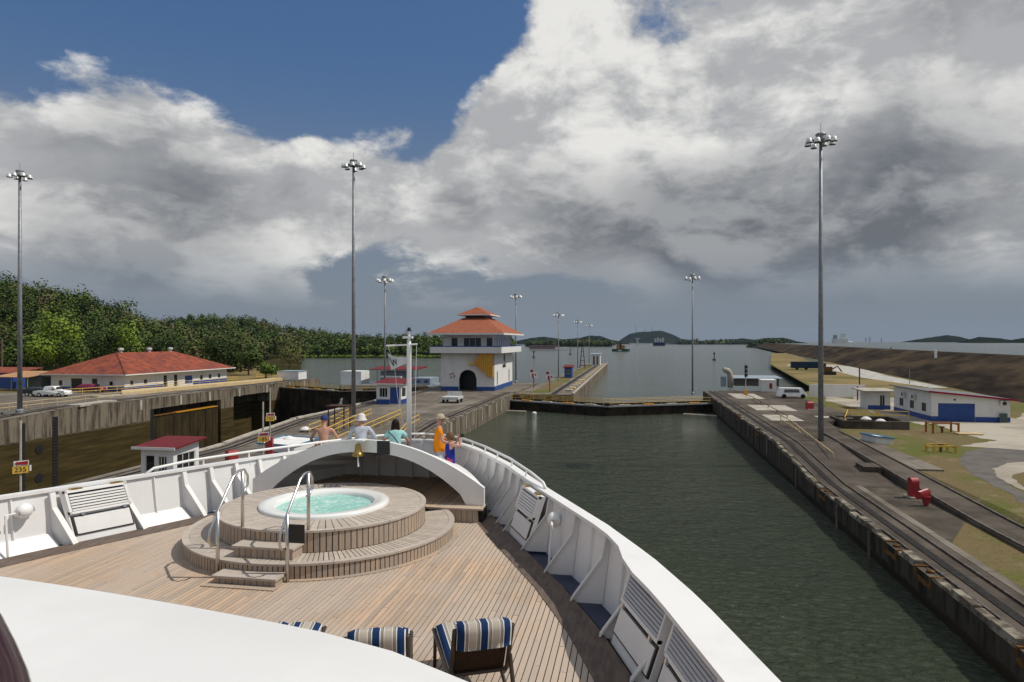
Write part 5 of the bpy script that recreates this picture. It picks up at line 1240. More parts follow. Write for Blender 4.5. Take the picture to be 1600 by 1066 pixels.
# ---- left bank buildings and vehicles
LB = thing('long_building', (-98.7, 109.7, LZ), 'long white building with red hipped roof on the left bank', 'building')
bx0, bx1, by0, by1 = -106.4, -91.0, 109.7, 141.3
m = MB(); of = [(1.6, 2.4, LZ+.9, LZ+1.9), (4.2, 6.6, LZ, LZ+2.3), (8.6, 9.8, LZ, LZ+2.3), (12.2, 13, LZ+1.0, LZ+1.8)]; pt = wall(m, (bx0, by0), (bx1, by0), LZ, LZ+3.1, of, .2); m.build('front_wall', WHITE2, LB)
for k, o in enumerate(of): pane_frame(LB, pt, o, DARKGLASS, WHITE2, 0, 'window' if k in (0, 3) else 'door')
m = MB(); of = [(1.5, 2.3, LZ+1, LZ+1.9), (5.0, 6.0, LZ+1, LZ+1.9), (10.5, 11.6, LZ, LZ+2.4), (13.6, 14.7, LZ, LZ+2.4), (17, 19.5, LZ+.2, LZ+2.0), (22, 23.0, LZ+.8, LZ+1.9), (25, 26, LZ+.9, LZ+1.9), (28.3, 29.3, LZ+.9, LZ+1.9)]
pt = wall(m, (bx1, by0), (bx1, by1), LZ, LZ+3.1, of, .2); wall(m, (bx1, by1), (bx0, by1), LZ, LZ+3.1); wall(m, (bx0, by1), (bx0, by0), LZ, LZ+3.1); m.build('side_wall', WHITE2, LB)
for k, o in enumerate(of):
    w_ = pane_frame(LB, pt, o, BLUE if k == 4 else DARKGLASS, WHITE2, 0, 'door' if k in (2, 3, 4) else 'window')
for q_ in ((bx0, -102.3, by0-.03, by0), (-99.7, -97.9, by0-.03, by0), (-96.5, bx1, by0-.03, by0), (bx1, bx1+.03, by0, by0+10.4), (bx1, bx1+.03, by0+19.6, by1)): MB().bx(*q_, LZ, LZ+.7).build('blue_plinth', BLUE, LB)
m = MB(); hip_roof(m, bx0-1.2, bx1+1.2, by0-1.2, by1+1.6, LZ+3.1, LZ+6.9, (-98.8, -98.6, 117, 133.5)); r_ = m.build('roof', REDTILE, LB)
m = MB(); fascia(m, bx0-1.2, bx1+1.2, by0-1.2, by1+1.6, LZ+2.9, LZ+3.09, .06); m.build('eaves', WHITE2, LB)
m = MB(); m.tube([(bx1+1.2, by0-1.2, LZ+3.15), (-98.7, 117, LZ+6.95)], .12, 5); m.build('hip_tile', REDTILE, r_)
for y in (118, 126, 132.5): MB().lathe([(.0, .9), (.5, .8), (.55, .45), (.3, .4), (.3, -.2)], (-98.7, y, LZ+6.9), 10).build('roof_vent', AIRCON, LB)
t = thing('carport', (-110, 108, LZ), 'tan roofed carport left of the long building', 'carport')
m = MB(); m.hexa([(-115.5, 106, LZ+2.5), (-107.8, 106, LZ+2.5), (-107.8, 113, LZ+3.3), (-115.5, 113, LZ+3.3)], [(-115.5, 106, LZ+2.6), (-107.8, 106, LZ+2.6), (-107.8, 113, LZ+3.4), (-115.5, 113, LZ+3.4)]); m.build('roof', TAN, t)
for x in (-115, -111.5, -108.1): MB().tube([(x, 106.4, LZ), (x, 106.4, LZ+2.5)], .08, 6).build('post', GALV, t)
MB().bx(-111.2, -107.9, 109, 112.6, LZ, LZ+2.5).build('store_wall', mat('grey_green_sheet', (.12, .15, .15), None), t)
shed('blue_shed', -127, -117, 112, 118, LZ, 2.9, 'blue shed with orange red roof behind the left mast', BLUE, REDTILE, drop=.8)
shed('kiosk', -87.5, -82.6, 62, 68, LZ, 2.2, 'white kiosk with crimson roof cut by the left edge', WHITE2, mat('crimson_roof', (.33, .03, .06), (.26, .03, .05), 2, .5), drop=.5, ov=.6)
MB_ = MB().prism([P(190, 619, 2.45).xy, P(300, 608, 2.45).xy, P(400, 599, 2.45).xy, P(462, 592, 2.45).xy, P(462, 590.5, 2.45).xy, P(400, 597, 2.45).xy, P(300, 605.5, 2.45).xy, P(190, 614.5, 2.45).xy], LZ, 3.0)
tag(MB_.build('cream_kerb_wall', CREAM, loc=P(190, 619, LZ)), 'long low cream painted kerb wall along the left bank', 'kerb wall')
for i, (pa, pb, lb) in enumerate((((150, 622), (215, 617), 'white flat concrete slab beside the cream kerb'), ((120, 636), (178, 628), 'pale flat slab nearer the left mast'))):
    a, b = P(*pa, 2.45), P(*pb, 2.45); d = (b-a).normalized()*1.0; n = Vector((-d.y, d.x, 0))*1.5
    tag(MB().prism([(a-n*.3).xy, (b-n*.3).xy, (b+n).xy, (a+n).xy], LZ+.01, LZ+.3).build('concrete_slab', CONC_L, loc=a), lb, 'slab')
shed('end_cabin', -81.6, -76.4, 147, 151, 2.5, 1.9, 'white flat roofed cabin at the far end of the left wall', WHITE2, GREYB, drop=.05, ov=.1)
TYRE = mat('tyre_rubber', (.02, .02, .02), None, rough=.8)
def car(b, rz, label, paint, pickup=False, L=4.9):
    t = thing('parked_car' if not pickup else 'pickup_truck', b, label, 'car' if not pickup else 'pickup', 'vehicles parked on the left bank', rz); k = L/4.9
    side = [(-2.45, .45), (-2.42, .95), (-.9, 1.0) if pickup else (-2.1, 1.05), (-.75, 1.72) if pickup else (-1.5, 1.45), (.55, 1.72) if pickup else (.3, 1.45), (1.1, 1.12) if pickup else (1.05, 1.0), (2.3, .98) if pickup else (2.3, .85), (2.45, .7), (2.45, .4)]
    m = MB(); n = len(side)
    for y, w in ((-.88, 1), (.88, 1)): m.vert(*[(x*k, y*(1 if z < 1.1 else .82), z) for x, z in side])
    m.face(range(n)); m.face(range(2*n-1, n-1, -1))
    for i in range(n): m.face([i, (i+1) % n, n+(i+1) % n, n+i])
    loc_build(m, 'body', paint, t)
    for y in (-.84, .84):
        m = MB(); yy = y*.90; q = [(-.7, 1.12), (-.62, 1.6), (.45, 1.6), (.85, 1.14)] if pickup else [(-1.75, 1.02), (-1.4, 1.36), (.2, 1.36), (.75, 1.02)]
        m.poly([(x*k, yy*1.035 if z < 1.2 else yy*.955, z) for x, z in q]); loc_build(m, 'side_window', DARKGLASS, t)
        for x in (-1.5, 1.5):
            m = MB(); m.tube([(x*k, y*1.06-.1*(1 if y > 0 else -1), .36), (x*k, y*1.06, .36)], .36, 14); w_ = loc_build(m, 'wheel', TYRE, t); m = MB(); m.tube([(x*k, y*1.06, .36), (x*k, y*1.08, .36)], .2, 10); loc_build(m, 'rim', AIRCON, w_)
    m = MB(); m.box((1.02*k, 0, 1.42 if pickup else 1.22), (.06, 1.3, .42), 0, 0); loc_build(m, 'windscreen', DARKGLASS, t)
    for y in (-.6, .6): m = MB(); m.box((2.44*k, y, .72), (.06, .35, .16)); loc_build(m, 'headlight', AIRCON, t)
car(P(82, 620, LZ), radians(8), 'white crew cab pickup truck before the tan carport', WHITE, True, 5.4)
car(P(62, 619, LZ), radians(15), 'dark car parked left of the white pickup', mat('dark_car_paint', (.02, .025, .03), None, rough=.25))
car(P(143, 613, LZ), radians(5), 'magenta red car parked before the long building', mat('magenta_paint', (.22, .012, .06), None, rough=.25))
b = C_(707, 629); t = thing('utility_cart', b, 'small white flat utility cart on the centre wall', 'cart')
MB().box(b+Vector((0, 0, .75)), (2.6, 3.2, .35)).build('bed', AIRCON, t)
for dx in (-1.1, 1.1):
    for dy in (-1.1, 1.1): MB().tube([b+Vector((dx-.12, dy, .3)), b+Vector((dx+.12, dy, .3))], .3, 10).build('wheel', TYRE, t)
MB().box(b+Vector((0, 1.3, 1.2)), (2.2, .12, .8)).build('headboard', AIRCON, t)
# ---- barge beyond the left gate
BG = thing('work_barge', (-56, 150, 0), 'grey work barge with red roofed shelter moored beyond the left gate', 'barge')
MB().prism([(-66, 146), (-45, 146), (-44, 149), (-45, 156), (-66, 156)], -.8, 1.7).build('hull', GREYB, BG)
MB().bx(-52.5, -44.8, 147, 154, 1.7, 3.2).build('deckhouse', GREYB, BG)
for k in range(4): MB().bx(-51.5+k*1.8, -50.7+k*1.8, 146.95, 147, 2.2, 2.7).build('porthole', BLUE, BG)
for x in (-58, -50): 
    for y in (149, 154): MB().tube([(x, y, 1.7), (x, y, 5.0)], .08, 6).build('roof_post', GALV, BG)
MB().hexa([(-59.5, 147.6, 5.0), (-48, 147.6, 5.0), (-48, 155.5, 5.3), (-59.5, 155.5, 5.3)], [(-59.5, 147.6, 5.12), (-48, 147.6, 5.12), (-48, 155.5, 5.6), (-59.5, 155.5, 5.6)]).build('shelter_roof', REDROOF, BG)
MB().bx(-57.6, -51, 150, 154, 1.7, 4.6).build('shelter_cabin', GREYB, BG)
MB().bx(-66.5, -61.5, 148, 153, 1.7, 4.6).build('white_cabin', WHITE2, BG)
MB().bx(-56.5, -51.5, 146.6, 148.6, 3.2, 3.6).build('dinghy', AIRCON, BG)
# ---- right bank
RB = thing('yard_building', (40.8, 92.6, GZ), 'white and blue workshop with sloping red edged roof on the right bank', 'building')
rx0, rx1, ry0, ry1 = 36.4, 45.2, 92.6, 105
m = MB(); pt = wall(m, (rx0, ry0), (rx1, ry0), GZ, 5.2, [(.75, 4.9, GZ, GZ+2.25)], .15, 4.35); m.build('front_wall', WHITE2, RB)
g = MB(); g.poly([pt(.75, GZ, .5), pt(4.9, GZ, .5), pt(4.9, GZ+2.25, .5), pt(.75, GZ+2.25, .5)]); d_ = g.build('roller_door', BLUE, RB)
for k in range(7): MB().bx(rx0+.76, rx0+4.89, ry0+.03, ry0+.07, GZ+.1+k*.31, GZ+.12+k*.31).build('door_slat', BLUE, d_)
m = MB(); of = [(2.0, 3.4, GZ+1.0, GZ+2.1), (5.6, 7.0, GZ+1.0, GZ+2.1), (9.4, 10.8, GZ+1.0, GZ+2.1)]; pt = wall(m, (rx0, ry1), (rx0, ry0), GZ, 5.2, of, .15); m.build('side_wall', WHITE2, RB)
for o in of: pane_frame(RB, pt, o, DARKGLASS, GALV, 1)
m = MB(); wall(m, (rx1, ry0), (rx1, ry1), GZ, 4.35); wall(m, (rx1, ry1), (rx0, ry1), GZ, 4.35, (), .2, 5.2); m.build('rear_wall', WHITE2, RB)
m = MB(); m.hexa([(rx0-.5, ry0-.5, 5.25), (rx1+.6, ry0-.5, 4.29), (rx1+.6, ry1+.4, 4.29), (rx0-.5, ry1+.4, 5.25)], [(rx0-.5, ry0-.5, 5.37), (rx1+.6, ry0-.5, 4.41), (rx1+.6, ry1+.4, 4.41), (rx0-.5, ry1+.4, 5.37)]); m.build('roof', mat('grey_roof_sheet', (.16, .16, .165), (.11, .11, .115), 1, .5), RB)
m = MB(); m.hexa([(rx0-.5, ry0-.56, 5.20), (rx1+.6, ry0-.56, 4.24), (rx1+.6, ry0-.5, 4.24), (rx0-.5, ry0-.5, 5.20)], [(rx0-.5, ry0-.56, 5.42), (rx1+.6, ry0-.56, 4.46), (rx1+.6, ry0-.5, 4.46), (rx0-.5, ry0-.5, 5.42)]); m.build('roof_edge', mat('crimson_edge', (.30, .02, .05), None), RB)
m = MB(); m.bx(rx0-.03, rx0, ry0-.03, ry1, GZ, GZ+.62); m.bx(rx0, rx0+.74, ry0-.03, ry0, GZ, GZ+.62); m.bx(rx0+4.91, rx1, ry0-.03, ry0, GZ, GZ+.62); m.build('blue_plinth', BLUE, RB)
def aircon(x, y, z, n, par, ax):
    s = (.9, .35, .62) if ax == 'y' else (.35, .9, .62); o = MB().box((x, y, z), s).build('air_conditioner', AIRCON, par)
    k = MB(); c = Vector((x, y, z)); d = Vector((0, -.18, 0)) if ax == 'y' else Vector((-.18, 0, 0)); k.tube([c+d*1.0, c+d*1.08], .24, 14); k.build('fan_grille', BLACK, o)
aircon(rx0-.2, 101.0, 4.3, 0, RB, 'x'); aircon(rx0-.2, 97.6, 4.25, 0, RB, 'x'); aircon(rx1-.8, ry0-.2, 3.95, 0, RB, 'y')
MB().bx(rx1-1.35, rx1-.5, ry0-.4, ry0-.32, GZ+.02, GZ+1.15).build('leaning_panel', mat('grey_panel', (.08, .11, .11), None), RB)
MB().bx(38.9, 39.15, ry0-.04, ry0, 4.2, 4.4).build('wall_vent', BLACK, RB)
shed('annex_hut', 33.6, 36.6, 107, 110.5, GZ, 2.6, 'small white and blue hut with pale flat roof left of the workshop', WHITE2, CONC_L, drop=.1, ov=.9, win=(('f', 1.6, 2.3, .3, 2.1),), plinth=BLUE)
for i, (px, yt, yb, lb) in enumerate(((1343, 574, 620, 'tall wooden pole left of the annex hut'), (1340, 604, 626, 'shorter wooden pole left of the annex hut'), (1421, 578, 600, 'thin antenna mast behind the workshop roof'))):
    D = (CAMZ-GZ)*F/(yb-533) if i < 2 else 104.0; b, t_ = PD(px, yb, D), PD(px, yt, D); tag(MB().tube([b, t_], .12 if i < 2 else .05, 6).build('pole', RUST if i < 2 else GALV, loc=b), lb, 'pole')
def frame4(px, py, w, d, h, m_, label, rz=.15):
    b = P(px, py, GZ-.1); t = thing('pipe_frame', b, label, 'frame', 'small steel frames on the grass', rz)
    for x in (-w/2, w/2):
        for y in (-d/2, d/2): m = MB(); m.box((x, y, h/2), (.16, .16, h)); loc_build(m, 'post', m_, t)
    for y in (-d/2, d/2): m = MB(); m.box((0, y, h-.06), (w+.2, .12, .12)); loc_build(m, 'rail', m_, t)
    for x in (-w/2, w/2): m = MB(); m.box((x, 0, h-.18), (.1, d, .1)); loc_build(m, 'rail', m_, t)
    m = MB(); m.tube([(0, 0, 0), (0, 0, .7)], .13, 8); loc_build(m, 'valve', RUST, t); m = MB(); m.box((0, 0, .75), (.5, .12, .12)); loc_build(m, 'valve_wheel', RUST, t)
frame4(1472, 678, 2.7, 1.3, 1.25, mat('orange_pipe', (.40, .16, .05), (.28, .10, .03), 3, .6), 'orange guard frame over a valve before the workshop')
frame4(1470, 708, 1.9, 1.2, .75, YELLOW, 'low yellow guard frame on the grass by the drive')
tag(MB().box(P(1513, 679, GZ)+Vector((0, 0, .08)), (2.4, 1.2, .14)).build('tan_cover', CREAM, loc=P(1513, 679, GZ)), 'flat tan cover lying on the grass before the workshop', 'cover')
DP = thing('dark_pit_wall', P(1380, 672, 1.5), 'dark low concrete tank wall by the white vents', 'tank wall')
b = Vector(DP.location); MB().bx(b.x-4.3, b.x+2.6, b.y-.4, b.y+.0, 1.2, 2.5).build('front', CONC_D, DP); MB().bx(b.x-4.3, b.x+2.6, b.y+5, b.y+5.4, 1.2, 2.5).build('back', CONC_D, DP); MB().bx(b.x+2.2, b.x+2.6, b.y, b.y+5, 1.2, 2.5).build('end', CONC_D, DP); MB().bx(b.x-4.3, b.x-3.9, b.y, b.y+5, 1.2, 2.5).build('end', CONC_D, DP)
# far end of the right platform
b = P(1141, 606, 2.25); t = thing('vent_pipe', b, 'large cream goose neck vent pipe at the far end of the platform', 'pipe')
MB().tube([b, b+Vector((0, 0, 2.3)), b+Vector((-.1, 0, 2.9)), b+Vector((-.5, 0, 3.4)), b+Vector((-1.0, 0, 3.5)), b+Vector((-1.3, 0, 3.3))], .55, 14).build('pipe', mat('cream_pipe', (.44, .40, .33), (.32, .29, .24), 2, .6), t, smooth=True)
MB().box(b+Vector((-1.3, 0, 1.2)), (1.0, .8, 2.0)).build('control_box', GREYB, t)
a = P(1148, 604, 2.25); shed('open_shelter', a.x+.3, a.x+9.0, a.y+2, a.y+8, 2.25, 1.5, 'grey blue roofed low shelter behind the signal mast', mat('shade_wall', (.12, .11, .10), None), GREYB, drop=.25, ov=.7)
a = P(1190, 612, 2.25); shed('white_hut', a.x, a.x+2.6, a.y, a.y+3, 2.25, 2.0, 'white hut with a red door sign at the platform end', WHITE2, WHITE2, drop=.05, ov=.05)
MB().box(Vector((a.x+1.6, a.y-.06, 3.3)), (.5, .06, 1.0)).build('red_panel', RED, bpy.data.objects['white_hut'])
b = P(1165, 617, 2.25); t = thing('signal_mast', b, 'railway style signal mast with dark lamp heads on the platform', 'signal')
MB().tube([b, b+Vector((0, 0, 5.6))], .09, 8).build('post', CONC_L, t)
for k in range(3): MB().box(b+Vector((.05, -.15, 3.4+k*.7)), (.5, .3, .55)).build('lamp_head', BLACK, t)
MB().box(b+Vector((0, 0, .4)), (.6, .6, .8)).build('base', ORANGEY, t)
a = P(1262, 623, 2.25); t = thing('white_van', a, 'low white van parked beyond the right platform', 'van')
MB().hexa([(a.x-4.5, a.y, 2.6), (a.x+.2, a.y, 2.6), (a.x+.2, a.y+2, 2.6), (a.x-4.5, a.y+2, 2.6)], [(a.x-4.1, a.y+.2, 3.9), (a.x-.8, a.y+.2, 3.9), (a.x-.8, a.y+1.8, 3.9), (a.x-4.1, a.y+1.8, 3.9)]).build('body', WHITE, t)
for x in (-3.6, -.7): MB().tube([(a.x+x, a.y-.05, 2.6), (a.x+x, a.y+.2, 2.6)], .36, 12).build('wheel', TYRE, t)
MB().poly([(a.x-3.6, a.y+.02, 3.2), (a.x-1.2, a.y+.02, 3.2), (a.x-1.3, a.y+.12, 3.7), (a.x-3.5, a.y+.12, 3.7)]).build('side_window', DARKGLASS, t)
a = P(1272, 620, 2.1); tag(MB().bx(a.x, a.x+9, a.y+3, a.y+3.3, 1.9, 4.0).build('white_wall', WHITE2, loc=a), 'long pale boundary wall behind the right mast', 'wall')
a = P(1265, 640, 2.25); cabinet(a, 'small red wheel cabinet left of the right mast', .4, .9, 1.1)
b = P(1258, 578, GZ); t = thing('field_truck', b, 'dark blue truck parked on the far white gravel yard', 'truck')
MB().box(b+Vector((0, 0, 1.7)), (9, 3, 2.2)).build('box_body', mat('dark_blue_body', (.02, .04, .07), None), t); MB().box(b+Vector((5.5, 0, 1.4)), (2, 2.6, 1.8)).build('cab', BLACK, t)
for x in (-3, 0, 5): MB().tube([b+Vector((x, -1.6, .5)), b+Vector((x, -1.3, .5))], .5, 10).build('wheel', TYRE, t)
b = P(1296, 586, GZ); t = thing('digger', b, 'small brown excavator standing on the dry field', 'excavator')
MB().box(b+Vector((0, 0, .5)), (3.2, 2.2, .9)).build('tracks', BLACK, t); MB().box(b+Vector((-.4, 0, 1.7)), (2.0, 1.8, 1.4)).build('cab', RUST, t); MB().tube([b+Vector((.6, 0, 1.6)), b+Vector((2.2, 0, 2.6)), b+Vector((3.4, 0, 1.0))], .2, 6).build('boom', RUST, t)
# ---- across the lake
def far_box(name, px0, px1, yt, yb, D, m_, label, cat, dep=10):
    a, b = PD(px0, yb, D), PD(px1, yt, D); d = Vector((CA, SA, 0))*(px1-px0)/F*D; n = Vector((-SA, CA, 0))*dep; m = MB(); lo, hi = a.z, b.z
    m.hexa([a, a+d, a+d+n, a+n], [Vector((v.x, v.y, hi)) for v in (a, a+d, a+d+n, a+n)]); return tag(m.build(name, m_, loc=a), label, cat)
far_box('long_shore_building', 828, 876, 540.5, 545.5, 900, mat('mauve_shed', (.20, .13, .14), None), 'long low mauve building on the far left shore', 'building', 30)
far_box('shore_shed', 868, 886, 543, 546, 880, WHITE2, 'white sheds beside the long mauve shore building', 'shed')
far_box('far_bridge', 945, 1000, 540.3, 541.4, 2300, CONC, 'pale low bridge deck across the far end of the lake', 'bridge', 15)
b = PD(969, 549, 760); t = thing('dredging_tug', b, 'green hulled tug with orange superstructure far out on the lake', 'boat')
s = 760/F
MB().prism([(b.x-11*s, b.y), (b.x+12*s, b.y), (b.x+15*s, b.y+5), (b.x+12*s, b.y+10), (b.x-11*s, b.y+10), (b.x-13*s, b.y+5)], WZ-.5, WZ+4*s).build('hull', mat('green_hull', (.03, .09, .06), None), t)
MB().bx(b.x-6*s, b.x-1*s, b.y+3, b.y+8, WZ+4*s, WZ+11*s).build('tower', mat('orange_house', (.45, .20, .05), None), t); MB().bx(b.x-1*s, b.x+2*s, b.y+3, b.y+8, WZ+4*s, WZ+14*s).build('funnel', BLACK, t)
MB().bx(b.x+2*s, b.x+7*s, b.y+3, b.y+8, WZ+4*s, WZ+10*s).build('house', MATS['orange_house'], t); MB().bx(b.x+7*s, b.x+11*s, b.y+2, b.y+8, WZ+6*s, WZ+9*s).build('wheelhouse', WHITE2, t); MB().bx(b.x-3*s, b.x+2*s, b.y-.3, b.y, WZ+1*s, WZ+2.5*s).build('bow_marking', WHITE, t)
b = PD(1029, 545, 1700); s = 1700/F; t = thing('cargo_ship', b, 'dark blue cargo ship with white crane blocks at the far shore', 'ship')
MB().bx(b.x-8*s, b.x+10*s, b.y, b.y+30, 0, 5*s).build('hull', mat('ship_blue', (.02, .03, .08), None), t)
for k in range(4): MB().bx(b.x-6*s+k*3.9*s, b.x-3.2*s+k*3.9*s, b.y+4, b.y+20, 5*s, (11+(k % 2)*1.5)*s).build('cargo_block', AIRCON, t)
b = PD(996, 543, 1900); s = 1900/F; t = thing('dock_crane', b, 'white dock crane left of the cargo ship', 'crane')
MB().bx(b.x-1*s, b.x+1.4*s, b.y, b.y+6, 0, 10*s).build('tower', AIRCON, t); MB().bx(b.x-3*s, b.x+4*s, b.y, b.y+6, 9.6*s, 11*s).build('jib', AIRCON, t)
b = PD(1314, 543, 1600); s = 1600/F; t = thing('white_ship', b, 'white ship upperworks beyond the embankment', 'ship')
MB().bx(b.x-9*s, b.x+10*s, b.y, b.y+25, 5, 9+5*s).build('hull', WHITE2, t); MB().bx(b.x+1*s, b.x+7*s, b.y+2, b.y+20, 9+5*s, 9+13*s).build('bridge_block', WHITE2, t); MB().bx(b.x-8*s, b.x-5*s, b.y+2, b.y+20, 9+5*s, 9+11*s).build('crane_post', GREYB, t)
m = MB()
for a0, a1 in (((1285, 540), (1312, 531.5)), ((1312, 531.5), (1345, 537.5)), ((1345, 537.5), (1395, 538.5))): m.tube([PD(*a0, 3200), PD(*a1, 3200)], 2.5, 5)
tag(m.build('distant_bridge', GALV), 'faint arched bridge on the horizon right of the mast', 'bridge')
for px, y0, lb in ((1353, 528, 'leftmost'), (1359, 527, 'middle'), (1377, 529, 'rightmost')): tag(MB().tube([PD(px, 541, 2800), PD(px, y0, 2800)], 1.6, 5).build('harbour_crane', GALV, loc=PD(px, 541, 2800)), lb+' of three thin harbour cranes on the right horizon', 'crane', 'harbour cranes on the horizon')
for (px, py, lb) in ((834, 559, 'dark channel buoy left of the jetty'), (891, 554, 'dark channel buoy between the jetty masts'), (1116, 563, 'dark channel buoy right of the gate mast')):
    b = P(px, py, WZ); tag(MB().lathe([(1.0, -.2), (1.1, .6), (.35, 1.0), (.25, 3.6), (.6, 3.7), (.6, 4.6), (0, 4.9)], b, 10).build('channel_buoy', BLACK, loc=b), lb, 'buoy', 'channel buoys')
for (px, py, lb) in ((1462, 553, 'white and dark marker post on the embankment crest'), (1392, 548, 'far dark marker pair on the embankment crest')):
    b = PD(px, py, 165 if px > 1400 else 330); tag(MB().tube([b-Vector((0, 0, 1)), b+Vector((0, 0, 1.4 if px > 1400 else 1.6))], .28, 6).build('crest_marker', WHITE if px > 1400 else BLACK, loc=b), lb, 'marker')
for px in (993, 1008, 1018): tag(MB().tube([PD(px, 521, 4200), PD(px, 508 if px < 1000 else 511, 4200)], 1.2, 4).build('hilltop_antenna', GALV, loc=PD(px, 521, 4200)), {993: 'leftmost', 1008: 'middle', 1018: 'rightmost'}[px]+' thin antenna on the flat topped hill', 'antenna', 'antennas on the flat topped hill')

# ================================================================== PEOPLE
SKIN = mat('sunned_skin', (.50, .27, .19), (.44, .22, .15), 6, .55, world_co=False)
HAIRD = mat('dark_hair', (.018, .012, .01), None, rough=.6); HAIRB = mat('brown_hair', (.14, .08, .045), None, rough=.6)
def skin_body(name, nodes, edges, mt, parent, root=0, sub=1):
    me = bpy.data.meshes.new(name); me.from_pydata([n[0] for n in nodes], edges, []); o = bpy.data.objects.new(name, me); COL.objects.link(o)
    md = o.modifiers.new('skin', 'SKIN'); md.use_smooth_shade = True; md.branch_smoothing = .6
    for i, n in enumerate(nodes): r = n[1]; me.skin_vertices[0].data[i].radius = r if isinstance(r, tuple) else (r, r); me.skin_vertices[0].data[i].use_root = (i == root)
    sd_ = o.modifiers.new('sub', 'SUBSURF'); sd_.levels = sub; sd_.render_levels = sub
    dg = bpy.context.evaluated_depsgraph_get(); ev = o.evaluated_get(dg); new = bpy.data.meshes.new_from_object(ev); new.materials.append(mt)
    for p in new.polygons: p.use_smooth = True
    o.modifiers.clear(); o.data = new; o.parent = parent; bpy.data.meshes.remove(me); return o
def person(loc, rz, label, cfg):
    t = thing('person', loc, label, 'person', 'people standing at the bow', rz); H = cfg.get('h', 1.7); k = H/1.7
    N, E = [], []
    def nd(p, r, par=None):
        N.append((tuple(Vector(p)*k), r if isinstance(r, tuple) else r*k)); i = len(N)-1
        if par is not None: E.append((par, i))
        return i
    lean = cfg.get('lean', 0.0); L = lambda z: lean*max(0, z-.95)
    pel = nd((0, L(.95), .95), (.15, .11)); sp = nd((0, L(1.15), 1.15), (.14, .10), pel); ch = nd((0, L(1.33), 1.33), (.16, .11), sp); nb = nd((0, L(1.44), 1.44), .075, ch); nk = nd((0, L(1.5)+.01, 1.49), .058, nb)
    hd = nd((0, L(1.56)+.03, 1.57), (.072, .085), nk); ht = nd((0, L(1.64)+.025, 1.655), (.062, .075), hd)
    arms = cfg.get('arms', {}); 
    for s in (-1, 1):
        hip = nd((s*.09, 0, .88), .085, pel); kn = nd((s*.10, .02, .49), .055, hip); an = nd((s*.10, -.02, .09), .036, kn); nd((s*.11, .13, .03), .03, an)
        sh = nd((s*.185, L(1.40), 1.40), .056, ch); el, wr = arms.get(s, ((s*.30, L(1.2)+.10, 1.14), (s*.27, L(1.1)+.34, 1.08)))
        e = nd(el, .042, sh); w = nd(wr, .028, e); d = (Vector(wr)-Vector(el)).normalized(); pc = Vector(wr)+d*.07; pm = nd(pc, .032, w)
        a = d.cross(Vector((0, 0, 1))); a = a.normalized() if a.length > .1 else Vector((1, 0, 0)); dn = d.cross(a)
        for f in range(4): q = pc+a*(-.030+.02*f)+d*.05; i = nd(q, .009, pm); i = nd(q+d*.03+dn*.008, .0085, i); nd(q+d*(.045+.006*(f in (1, 2)))+dn*.025, .0075, i)
        i = nd(pc+a*.045*s+d*.0, .010, w); nd(pc+a*.055*s+d*.035, .009, i)
    skin_body('body', N, E, SKIN, t)
    # clothing a little larger than the body
    def cloth(name, parts, mt):
        n2, e2 = [], []
        for ch_ in parts:
            base = len(n2); 
            for j, (p, r) in enumerate(ch_['n']): n2.append((tuple(Vector(p)*k), r)); 
            for (a, b) in ch_['e']: e2.append((base+a, base+b))
        return skin_body(name, n2, e2, mt, t)
    if cfg.get('shirt'):
        B_ = cfg.get('bulk', 1.0); n = [((0, 0, .80 if not cfg.get('dress') else .5), (.185*B_, .145*B_)), ((0, L(.95), .95), (.18*B_, .14*B_)), ((0, L(1.15), 1.15), (.17*B_, .135*B_)), ((0, L(1.34), 1.34), (.185*B_, .128*B_)), ((0, L(1.43), 1.435), .085)]; e = [(0, 1), (1, 2), (2, 3), (3, 4)]
        if cfg.get('sleeves', True):
            for s in (-1, 1):
                i = len(n); el, wr = arms.get(s, ((s*.30, L(1.2)+.10, 1.14), (s*.27, L(1.1)+.34, 1.08))); shp = Vector((s*.185, L(1.40), 1.40)); n.append((tuple(shp), .075)); e.append((3, i)); f = .62 if not cfg.get('long') else 1.0
                n.append((tuple(shp.lerp(Vector(el), f)), .066)); e.append((i, i+1))
                if cfg.get('long'): n.append((tuple(Vector(el).lerp(Vector(wr), .85)), .042)); e.append((i+1, i+2))
        cloth('shirt' if not cfg.get('dress') else 'dress', [dict(n=n, e=e)], cfg['shirt'])
    n = [((0, 0, 1.0), (.155, .12)), ((0, 0, .9), (.165, .13))]; e = [(0, 1)]
    for s in (-1, 1): i = len(n); n += [((s*.095, 0, .82), .10), ((s*.105, .02, .55), .085)]; e += [(1, i), (i, i+1)]
    cloth('shorts', [dict(n=n, e=e)], cfg.get('shorts', NAVY))
    hz_, hy = 1.66*k, L(1.62)*k+.03*k
    if cfg.get('hat'):
        kind, mt = cfg['hat']; m = MB(); c = (0, hy, hz_-.03)
        if kind == 'cap': m.lathe([(0, .115), (.05, .11), (.092, .065), (.102, 0), (.098, -.01)], c, 18, sy=1.12); m.hexa([(-.08, hy+.09, hz_-.03), (.08, hy+.09, hz_-.03), (.06, hy+.21, hz_-.05), (-.06, hy+.21, hz_-.05)], [(-.08, hy+.09, hz_-.015), (.08, hy+.09, hz_-.015), (.06, hy+.21, hz_-.04), (-.06, hy+.21, hz_-.04)])
        else: m.lathe([(0, .12), (.06, .115), (.092, .08), (.10, .0), (.142, -.045), (.145, -.055), (.098, -.012)], c, 20, sy=1.1)
        loc_build(m, 'hat', mt, t, True)
